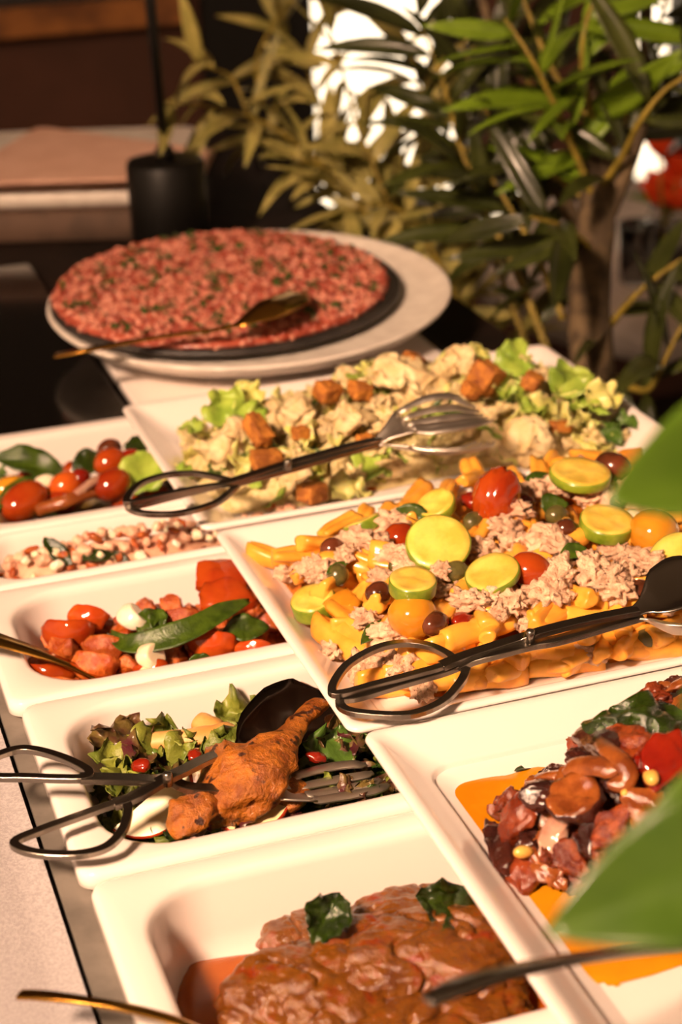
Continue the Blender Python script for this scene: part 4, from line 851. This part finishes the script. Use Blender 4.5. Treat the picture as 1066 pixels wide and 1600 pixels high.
for px, py, z, R, m, rot, lab in ((108, 982, -.004, .017, 'tomato_red', tilt_to_cam(35, -15), 'big red tomato wedge at the left end of the tomato salad'), (140, 962, -.001, .013, 'tomato_orange', tilt_to_cam(20, 0), 'orange tomato piece standing behind the big red wedge'), (333, 1000, -.004, .016, 'tomato_orange', tilt_to_cam(30, 10), 'shiny round tomato wedge under the long green leaf'), (72, 1050, -.014, .020, 'tomato_red', tilt_to_cam(40, -20), 'smooth red tomato half at the left wall under the gold spoon'), (345, 925, .001, .018, 'tomato_red', tilt_to_cam(25, 15), 'angular red tomato slice at the rear beside the tray edge'), (350, 908, .004, .017, 'tomato_red', tilt_to_cam(20, 10), 'upper red tomato slice touching the tray edge'), (150, 1035, -.006, .015, 'tomato_flesh', tilt_to_cam(25, -10), 'peppered tomato piece above the spoon tip'), (165, 1008, -.003, .013, 'tomato_flesh', tilt_to_cam(20, 0), 'peppered tomato chunk right of the big red wedge'), (95, 1072, -.016, .013, 'tomato_flesh', tilt_to_cam(25, 0), 'seeded tomato chunk at the front left wall'), (399, 1012, -.006, .012, 'tomato_orange', tilt_to_cam(30, 0), 'orange square tomato chunk by the tray edge'), (285, 966, -.004, .014, 'tomato_flesh', tilt_to_cam(25, 0), 'red tomato piece behind the long green leaf'), (240, 1045, -.010, .012, 'tomato_red', tilt_to_cam(25, 0), 'red tomato piece under the front mozzarella')):
    put('tomato_wedge', twedge(R, m) if 'slice' not in lab else mesh('tomato_wedge', *cutblob(4, (.052, .034, .017), px, 5, .45, .15), Mt[m]), P(px, py, z), rot, 1, lab, 'tomato')
for px, py, z, R, lab in ((207, 966, .001, .012, 'mozzarella ball half behind the long green leaf'), (235, 1026, -.002, .011, 'mozzarella ball half in front of the long green leaf'), (224, 1060, -.010, .009, 'mozzarella sliver at the front wall of the pan')):
    put('mozzarella_ball', mesh('mozzarella_ball', *cut(blob(4, (R * 1.8, R * 1.6, R * 1.5), .08, 1.2, px, 2), [(Vector((.3, .2, -.9)).normalized(), R * .1), (Vector((-.2, -.75, .6)).normalized(), R * .5)]), Mt['mozzarella']), P(px, py, z), rrot(.2), 1, lab, 'mozzarella')
pp = smooth_path([P(170, 986, .004), P(195, 1003, .005), P(240, 1000, .008), P(300, 980, .012), P(350, 953, .014), P(392, 937, .012)], 6); n = len(pp)
o = obj('long_leaf', local(dished(pp, np.interp(np.linspace(0, 1, n), [0, .2, .5, .8, 1], [.003, .012, .016, .012, .002]), [.002] * n, .0007, Vector((-.2, -.6, .75))), pp[0]), Mt['basil']); o.location = pp[0]
tag(o, 'long curved green leaf lying across the tomato salad', 'leaf')
for px, py, z, L, yaw, lab in ((232, 965, .004, .022, .9, 'dark basil leaf beside the rear mozzarella'), (246, 965, .004, .020, 1.6, 'upright basil leaf behind the long green leaf'), (386, 980, .002, .030, .2, 'veined basil leaf by the tray edge in the tomato salad'), (315, 1033, -.008, .018, .1, 'basil scrap at the front wall under the shiny wedge'), (160, 1055, -.010, .016, .2, 'basil scrap beside the gold spoon tip')):
    basil_leaf('basil_leaf', 'basil', L, L * .6, P(px, py, z), tilt_to_cam(45, 0) @ Euler((0, 0, yaw)).to_quaternion(), lab, None, 'basil', fold=.3, curl=.7, wave=.2, seed=px, crump=.08)

# ------------------------------------------------------------------ pink creamy salad and cherry tomato salad (rear pans)
KH = Heap([(.1065, 1.052), (.1065, 1.112), (.40, 1.114), (.40, 1.051)], -.0395, .040, .03, .25, 11)
tag(KH.mound('pink_dressing', Mt['potato_pink'], .0035, .003), 'pink creamy dressing filling the narrow pan', 'dressing', kind='stuff')
PK = chunkset('potato_cube', 'potato_pink', 5, (.015, .013, .011), .25, 1.5, 3, box_=.5)
PC = chunkset('potato_cube', 'mozzarella', 3, (.014, .012, .010), .25, 1.5, 3, box_=.5)
PR = chunkset('crab_shred', 'tomato_flesh', 3, (.016, .008, .007), .3)
LAND['pink'] = [(P(a, b, 0), t) for a, b, t in ((20, 880, 'at the left end of the pink salad'), (90, 865, 'around the dull green herb'), (155, 875, 'around the dark green herb'), (220, 850, 'in the right half of the pink salad'), (300, 840, 'by the tray edge in the pink salad'), (420, 830, 'under the trays in the pink salad'))]
for x, y in KH.pts(260, .0065, .002):
    r = rnd.random(); v, nm, lab, g = (PK, 'potato_cube', 'small pink dressed cube', 'pink cubes') if r < .55 else (PC, 'potato_cube', 'small cream coloured cube', 'cream cubes') if r < .8 else (PR, 'red_shred', 'small red shred', 'red shreds')
    put(nm, v, (x, y, KH.z(x, y) + rnd.uniform(0, .004)), rrot(.8), rnd.uniform(.4, .8), near('pink', lab, x, y), 'salad', g)
for px, py, L, yaw, lab in ((90, 860, .030, -.8, 'dull green herb leaf at the left of the pink salad'), (155, 866, .028, .3, 'dark green herb leaf in the middle of the pink salad'), (190, 874, .020, -.9, 'small dark herb leaf at the front of the pink salad')):
    basil_leaf('herb_leaf', 'basil_wet', L, L * .4, KH.hit(px, py, .008), tilt_to_cam(25, 0) @ Euler((0, 0, yaw)).to_quaternion(), lab, None, 'herb', fold=.3, curl=.6, seed=px, crump=.1)
EH = Heap([(.106, 1.148), (.106, 1.285), (.40, 1.290), (.40, 1.146)], -.0495, .032, .035, .3, 12)
tag(EH.mound('salad_bed', Mt['lettuce_red'], .006), 'dark dressed bed under the cherry tomatoes', 'salad', kind='stuff')
for x, y in EH.pts(60, .016, .004):
    r = rnd.random(); z = EH.z(x, y)
    if r < .4: put('cherry_tomato', ellip((.024, .020, .019), 'tomato_red', 'cherry_tomato', 3) if not bpy.data.objects.get('cherry_tomato.030') else bpy.data.objects['cherry_tomato.030'].data, (x, y, z + .003), rrot(.6), rnd.uniform(.8, 1), 'small red cherry tomato in the rear salad pan', 'tomato', 'cherry tomatoes in the rear pan')
    elif r < .75: put('lettuce_piece', LETD, (x, y, z + .004), rrot(.8), rnd.uniform(.8, 1.2), 'dark green leaf in the rear salad pan', 'lettuce', 'dark leaves in the rear pan')
    else: put('aubergine_piece', EGS, (x, y, z + .003), rrot(.6), rnd.uniform(.6, .9), 'dark roasted piece in the rear salad pan', 'vegetable', 'dark roasted pieces in the rear pan')
for px, py, z, dm, m, yaw, lab in ((38, 783, -.008, (.040, .028, .027), 'tomato_red', .5, 'largest red cherry tomato at the front of the rear pan'), (103, 760, -.006, (.026, .022, .022), 'tomato_orange', .2, 'cut orange tomato left of the onion strip'), (176, 757, -.002, (.030, .024, .023), 'tomato_red', .3, 'brownish red tomato in front of the red pepper'), (172, 722, .001, (.026, .022, .021), 'tomato_red', .3, 'dark red tomato at the rear below the purple olive'), (125, 747, -.002, (.016, .014, .014), 'pepper_red', .3, 'small bright red tomato piece behind the onion strip'), (200, 715, .002, (.020, .014, .012), 'pepper_red', .3, 'bright red pepper at the rear right of the pan'), (171, 703, .004, (.020, .017, .017), 'olive_brown', .2, 'purple olive at the very back of the rear pan'), (12, 762, -.006, (.026, .018, .016), 'tomato_yellow', .2, 'yellow piece at the left picture edge'), (70, 757, -.006, (.020, .016, .014), 'mozzarella', .2, 'pale cheese cube left of the cut orange tomato')):
    put('cherry_tomato' if 'tomato' in lab else 'salad_piece', ellip(dm, m, 'cherry_tomato', px), P(px, py, z), Euler((0, -.2, yaw)), 1, lab, 'tomato' if 'tomato' in lab else 'vegetable')
for px, py, z, L, Wd, m, td, yaw, lab in ((50, 718, .002, .060, .026, 'basil', 30, -.1, 'large dark green leaf at the rear left of the pan'), (40, 750, .002, .050, .012, 'basil', 30, .7, 'green leaf strip above the largest cherry tomato'), (140, 720, .004, .030, .022, 'basil_wet', 45, .6, 'dark green leaf in the middle of the rear pan'), (225, 735, .004, .045, .034, 'lettuce_green', 50, .9, 'bright green lettuce by the chicken tray edge'), (214, 694, .006, .026, .018, 'basil_wet', 50, 1.2, 'dark leaf tip at the rear wall by the tray edge')):
    basil_leaf('salad_leaf', m, L, Wd, P(px, py, z), tilt_to_cam(td, 0) @ Euler((0, 0, yaw)).to_quaternion(), lab, None, 'leaf', fold=.3, curl=.7, wave=.2, seed=px, crump=.1)
pp = smooth_path([P(118, 772, .0), P(140, 755, .004), P(162, 742, .004)], 5); o = obj('onion_strip', local(dished(pp, [.006] * len(pp), [-.002] * len(pp), .0014, Vector((-.2, -.6, .7))), pp[0]), Mt['onion_raw']); o.location = pp[0]; tag(o, 'pink raw onion strip in the rear pan', 'onion')
pp = smooth_path([P(58, 796, -.010), P(95, 785, -.004), P(130, 772, -.002), P(155, 766, -.006)], 5); o = obj('endive_strip', local(dished(pp, [.010] * len(pp), [-.003] * len(pp), .0014, Vector((-.2, -.6, .7))), pp[0]), Mt['onion_cooked']); o.location = pp[0]; tag(o, 'brownish roasted strip along the front wall of the rear pan', 'vegetable')

# ------------------------------------------------------------------ tartare
tt = empty('beef_tartare', (0, 0, 0), 'wide disc of chopped raw beef with herbs on the dark board', 'tartare'); tt.matrix_world = sl @ Matrix.Translation((-.004, 0, .0056))
nr, na = 30, 120; loops = []
for r, z in [(.1455, 0), (.1475, .002), (.147, .0035), (.1445, .0048)] + [(.1445 * (1 - i / nr), .0056) for i in range(1, nr)]:
    loops.append([((r + .0015 * noise.noise(Vector((t * 14, z * 300, 0)))) * math.cos(t), r * math.sin(t), z + (.0016 * noise.noise(Vector((r * math.cos(t) * 160, r * math.sin(t) * 160, 3))) if z > .001 else 0)) for t in (2 * PI * j / na for j in range(na))])
obj('base', loft(loops), Mt['tartare'], tt)
gr = ico(1); V, Fc = [], []; hv, hf = [], []
rr = random.Random(3); gm = []
for k in range(4200):
    r = .1465 * math.sqrt(rr.random()); t = rr.uniform(0, 2 * PI); z = .0058 if r < .143 else rr.uniform(.001, .005)
    E3 = Euler((rr.uniform(0, 6), rr.uniform(0, 6), 0)).to_matrix(); d = (rr.uniform(.0025, .0048), rr.uniform(.002, .0032), rr.uniform(.0014, .0028)); gm.append(rr.choice((0, 0, 1, 1, 2))); c = Vector((r * math.cos(t), r * math.sin(t), z))
    n0 = len(V); V += [c + E3 @ Vector((q.x * d[0], q.y * d[1], q.z * d[2])) for q in gr[0]]; Fc += [tuple(i + n0 for i in f) for f in gr[1]]
g = obj('minced_beef', (V, Fc), Mt['tartare'], tt); g['kind'] = 'stuff'
g.data.materials.append(Mt['tartare_pale']); g.data.materials.append(Mt['tartare_dark'])
g.data.polygons.foreach_set('material_index', [i for i in gm for _ in gr[1]])
for k in range(700):
    cx, cy = rr.gauss(0, 1), rr.gauss(0, 1); r = .14 * math.sqrt(rr.random()); t = rr.uniform(0, 2 * PI)
    if noise.noise(Vector((r * math.cos(t) * 30, r * math.sin(t) * 30, 9))) < -.02 and k % 5: continue
    c = Vector((r * math.cos(t), r * math.sin(t), .0093)); E3 = Euler((rr.uniform(-.5, .5), rr.uniform(-.5, .5), rr.uniform(0, 6))).to_matrix(); n0 = len(hv); d = rr.uniform(.0015, .0038)
    b = box(-d, -d * .6, -.0003, d, d * .6, .0003); hv += [c + E3 @ Vector(q) for q in b[0]]; hf += [tuple(i + n0 for i in f) for f in b[1]]
g = obj('chopped_herbs', (hv, hf), Mt['herb_green'], tt, False); g['kind'] = 'stuff'

# ------------------------------------------------------------------ plants behind the counter
def plant(name, label, base, trunks, branches, lmesh, seed, nleaf, size, cat='plant', pot=None, tw=.0035, droop=.25, thin=1):
    r = random.Random(seed); t = empty(name, base, label, cat); base = Vector(base)
    for pp, rad in trunks:
        c = smooth_path([q if isinstance(q, Vector) else PD(*q) for q in pp], 6); n = len(c)
        c = [q + noise.noise_vector(q * 14) * .006 for q in c]
        obj('trunk', local(tube(c, list(np.interp(np.linspace(0, 1, n), np.linspace(0, 1, len(rad)), rad)), 14), base), Mt['bark'], t)
    for bi, pp in enumerate(branches):
        c = smooth_path([q if isinstance(q, Vector) else PD(*q) for q in pp], 6); n = len(c)
        b = obj('branch', local(tube(c, list(np.linspace(tw, tw * .35, n)), 6), base), Mt['twig'], t)
        k = max(6, int(nleaf * (thin if bi < 4 else 1) * sum((c[i + 1] - c[i]).length for i in range(n - 1))))
        for j in range(k):
            u = .08 + .92 * (j + r.random() * .6) / k; i = min(n - 2, int(u * (n - 1))); p = c[i].lerp(c[i + 1], u * (n - 1) - i)
            tn = (c[i + 1] - c[i]).normalized(); side = tn.cross(Vector((r.gauss(0, 1), r.gauss(0, 1), r.gauss(0, 1)))).normalized()
            d = (tn * r.uniform(.2, .9) + side * r.uniform(.5, 1.1) + Vector((0, 0, -droop * r.random()))).normalized()
            zz = (Vector((0, 0, 1)) * r.uniform(.1, 1) - FW * r.uniform(-.2, 1.0) + side * r.gauss(0, .5)).normalized()
            lo = bpy.data.objects.new('leaf', r.choice(lmesh[bi % len(lmesh)] if isinstance(lmesh[0], list) else lmesh)); C.objects.link(lo); lo.parent = b
            lo.matrix_local = TRS(p - base, axes(d, zz), size * r.uniform(.65, 1.2))
    if pot:
        R, h = pot
        obj('pot', lathe([(.0001, 0), (R * .75, 0), (R * .8, .01), (R, h - .02), (R * 1.05, h - .018), (R * 1.05, h), (R * .95, h), (R * .93, h - .02), (.0001, h - .02)], 40), Mt['terracotta'], t)
        obj('soil', [Vector(v) + Vector((0, 0, h - .021)) for v in lathe([(.0001, 0), (R * .9, 0), (R * .85, .006), (.0001, .010)], 30)[0]] and ([Vector(v) + Vector((0, 0, h - .021)) for v in lathe([(.0001, 0), (R * .9, 0), (R * .85, .006), (.0001, .010)], 30)[0]], lathe([(.0001, 0), (R * .9, 0), (R * .85, .006), (.0001, .010)], 30)[1]), Mt['soil'], t)
    return t
def leafset(m, L, Wd, n, **kw):
    return [mesh('leaf', *leaf(L, Wd, seed=k * 3 + 1, curl=.2 + .35 * k, nu=7, nv=4, th=.0005, **kw), Mt[m]) for k in range(n)]
LO = leafset('leaf_olive', .085, .0155, 3, shape=.8, fold=.25)
LG = leafset('leaf_green', .105, .019, 3, shape=.8, fold=.3)
LF = leafset('leaf_fresh', .105, .022, 2, shape=.8, fold=.25)
bo = PD(690, 560, 2.0); bo.z = -.9; bo.x = .81
plant('olive_shrub', 'pale grey green leafy shrub behind the round plate and black lamp', bo,
      [([bo + Vector((0, 0, .2)), (640, 600, 2.0), (570, 400, 2.0), (540, 300, 2.02), (520, 200, 2.05)], [.012, .011, .009, .007, .004])],
      [[(640, 520, 2.0), (600, 330, 1.98), (500, 255, 1.95), (420, 195, 1.93), (320, 165, 1.9), (255, 160, 1.88)],
       [(600, 380, 2.0), (500, 270, 2.02), (430, 190, 2.0), (400, 100, 2.02), (440, 20, 2.05)],
       [(650, 560, 2.0), (560, 350, 2.05), (520, 230, 2.05), (480, 110, 2.1), (420, 30, 2.1)],
       [(560, 350, 2.05), (450, 240, 2.0), (395, 190, 1.98), (360, 120, 1.97), (300, 100, 1.95)],
       [(700, 540, 1.95), (640, 400, 1.95), (570, 330, 1.9), (520, 270, 1.9), (470, 250, 1.88)],
       [(700, 560, 1.95), (640, 420, 1.92), (600, 300, 1.9), (560, 200, 1.9), (520, 60, 1.95), (480, -40, 2.0)],
       [(760, 560, 1.9), (700, 440, 1.88), (650, 350, 1.86), (600, 320, 1.85), (540, 330, 1.84)],
       [(740, 560, 2.1), (700, 420, 2.1), (620, 280, 2.15), (600, 220, 2.15)],
       [(760, 580, 2.1), (730, 450, 2.1), (690, 330, 2.1), (640, 260, 2.1)],
       [(730, 560, 1.9), (710, 470, 1.9), (700, 400, 1.9), (640, 330, 1.9)],
       [(830, 560, 1.85), (790, 450, 1.85), (740, 330, 1.85), (700, 250, 1.85), (660, 150, 1.88), (640, 60, 1.9)]], LO, 5, 76, 1.15, thin=.6, pot=(.14, .30))
bt = PD(930, 560, 1.72); bt.z = -.9
plant('indoor_tree', 'potted tree with a thick brown trunk and long green leaves right of the chicken tray', bt,
      [([bt + Vector((0, 0, .28)), (925, 640, 1.70), (918, 480, 1.69), (925, 360, 1.69), (938, 230, 1.70), (940, 100, 1.72), (945, -60, 1.75)], [.026, .022, .020, .019, .014, .010, .008]),
       ([(930, 350, 1.69), (965, 290, 1.68), (1000, 190, 1.66), (1012, 80, 1.66), (1015, -40, 1.68)], [.010, .008, .006, .005, .005]),
       ([(925, 420, 1.70), (860, 260, 1.76), (800, 120, 1.80), (740, -30, 1.82)], [.009, .007, .005, .004])],
      [[(860, 560, 1.75), (810, 430, 1.75), (760, 330, 1.75), (720, 230, 1.76), (690, 120, 1.78), (650, 20, 1.8)],
       [(935, 330, 1.69), (900, 240, 1.66), (860, 150, 1.62), (830, 90, 1.60), (790, 30, 1.60)],
       [(940, 260, 1.70), (925, 180, 1.66), (910, 110, 1.62), (915, 40, 1.60), (940, -30, 1.6)],
       [(935, 300, 1.69), (975, 240, 1.64), (1000, 190, 1.6), (1040, 140, 1.58), (1090, 110, 1.56)],
       [(945, 520, 1.69), (985, 470, 1.66), (1030, 430, 1.64), (1090, 390, 1.62)],
       [(930, 400, 1.69), (905, 370, 1.65), (870, 350, 1.62), (830, 340, 1.60)],
       [(930, 320, 1.70), (860, 270, 1.72), (800, 230, 1.75), (750, 160, 1.78), (720, 60, 1.8)],
       [(930, 280, 1.70), (860, 180, 1.74), (810, 100, 1.76), (780, 0, 1.78)],
       [(940, 200, 1.7), (870, 120, 1.7), (830, 30, 1.7), (800, -50, 1.7)],
       [(960, 230, 1.7), (1000, 120, 1.7), (1030, 40, 1.7), (1050, -40, 1.7)],
       [(960, 590, 1.7), (1010, 610, 1.66), (1040, 560, 1.64), (1075, 490, 1.62)],
       [(930, 420, 1.7), (800, 300, 1.8), (740, 240, 1.85), (680, 200, 1.88), (660, 120, 1.9)],
       [(880, 500, 1.72), (840, 400, 1.72), (800, 330, 1.72), (770, 280, 1.72)]], [LG, LF, LF] + [LG] * 5 + [LG + LF] + [LG] * 4, 12, 66, 1.12, pot=(.088, .30), tw=.004)

# ------------------------------------------------------------------ dining table far behind, with flowers and glasses
tb = PD(1085, 455, 2.9); tzz = tb.z
d = empty('dining_table', (tb.x + .25, tb.y + .2, -.9), 'distant round table under a white cloth behind the tree', 'table')
obj('table_top', lathe([(.0001, tzz + .88), (.5, tzz + .88), (.5, tzz + .9), (.0001, tzz + .9)], 48), Mt['oak'], d)
obj('tablecloth', lathe([(.0001, tzz + .902), (.505, tzz + .902), (.512, tzz + .895), (.516, tzz + .84), (.513, tzz + .84), (.507, tzz + .893), (.0001, tzz + .9005)], 64), Mt['white_cloth'], d)
obj('leg', lathe([(.0001, 0), (.24, 0), (.24, .015), (.05, .03), (.035, .06), (.035, tzz + .88), (.0001, tzz + .88)], 32), Mt['black_metal'], d)
def vase(p, label):
    v = empty('flower_vase', p, label, 'vase')
    obj('vase_body', lathe([(.0001, 0), (.032, 0), (.036, .005), (.042, .05), (.036, .10), (.024, .13), (.028, .14), (.026, .14), (.022, .13), (.034, .10), (.040, .05), (.033, .008), (.0001, .007)], 32), Mt['clear_glass'], v)
    r = random.Random(4)
    for k in range(9):
        a = r.uniform(0, 6.28); rd = r.uniform(.01, .075); q = Vector((rd * math.cos(a), rd * math.sin(a), .07 + r.uniform(0, .18)))
        s = obj('stem', tube([(0, 0, .01), (q.x * .4, q.y * .4, .12), q], .0018, 6), Mt['twig'], v)
        V, Fc = [], []
        fl = []
        for j in range(6):
            l = leaf(.056, .036, shape=.8, fold=.3, curl=.5, seed=j, nu=5, nv=4, th=.0006); R_ = Euler((0, -1.15, j * PI / 3)).to_matrix()
            R_ = Matrix.Rotation(j * PI / 3, 3, 'Z') @ Matrix.Rotation(-1.1, 3, 'Y'); fl.append(([q + R_ @ x for x in l[0]], l[1]))
        obj('flower_head', join(*fl), Mt['orange_petal'], s)
        l = leaf(.07, .018, shape=.8, fold=.3, curl=.8, seed=k, nu=6, nv=4); R_ = Matrix.Rotation(a + 1, 3, 'Z') @ Matrix.Rotation(-.7, 3, 'Y')
        obj('flower_leaf', ([Vector((q.x * .4, q.y * .4, .12)) + R_ @ x for x in l[0]], l[1]), Mt['leaf_fresh'], s)
q = PD(1040, 372, 2.9)
vase(Vector((q.x, q.y, tzz + .002)), 'glass vase of orange flowers on the distant white table')
for px, py, lab in ((1000, 425, 'drinking glass left of the orange flowers'), (1035, 420, 'drinking glass in front of the orange flowers'), (1075, 410, 'drinking glass at the right picture edge')):
    q = PD(px, py, 2.85); g = empty('drinking_glass', (q.x + .04, q.y + .08, tzz + .002), lab, 'glass')
    obj('bowl', lathe([(.0001, 0), (.028, 0), (.031, .004), (.036, .10), (.0345, .10), (.0295, .006), (.0001, .005)], 32), Mt['clear_glass'], g)
# small white bulb in the window zone
# ------------------------------------------------------------------ broad leaved plant close to the lens
fb = Vector((.41, .385, -.0138))
fp = empty('potted_plant', fb, 'blurred broad leaved green plant close to the lens at the right', 'plant')
obj('pot', lathe([(.0001, 0), (.045, 0), (.048, .004), (.060, .09), (.064, .092), (.064, .105), (.058, .105), (.056, .09), (.0001, .09)], 40), Mt['terracotta'], fp)
BL = [((861, 1452, .455), (1310, 1275, .47), .042, .25, (-.05, -.75, .75)), ((978, 742, .46), (1330, 690, .50), .047, .3, (-.05, -.6, .85)), ((1010, 1262, .50), (1250, 1235, .50), .030, .3, (-.1, -.5, .9)), ((1046, 1120, .52), (1250, 1010, .50), .030, .3, (-.1, -.7, .7)), ((1180, 1000, .46), (1380, 980, .5), .05, .4, (0, -.6, .8))]
top = fb + Vector((0, 0, .30))
obj('stem', local(tube(smooth_path([fb + Vector((0, 0, .085)), fb + Vector((.004, .01, .18)), top, top + Vector((-.005, 0, .06))], 6), [.005] * 10 + [.004] * 9, 10), fb), Mt['twig'], fp)
for a, b, wd, cu, zz in BL:
    A, B = PD(*a), PD(*b); L = (A - B).length
    lf = obj('leaf', leaf(L, wd, shape=.75, fold=.18, curl=cu, wave=.05, nu=16, nv=8, th=.0006), Mt['leaf_broad'], fp)
    lf.matrix_local = TRS(B - fb, axes(A - B, Vector(zz)))
    obj('stalk', local(tube(smooth_path([top + Vector((0, 0, -.05)), (top + B) / 2 + Vector((0, 0, .02)), B], 5), .002, 8), fb), Mt['twig'], fp)
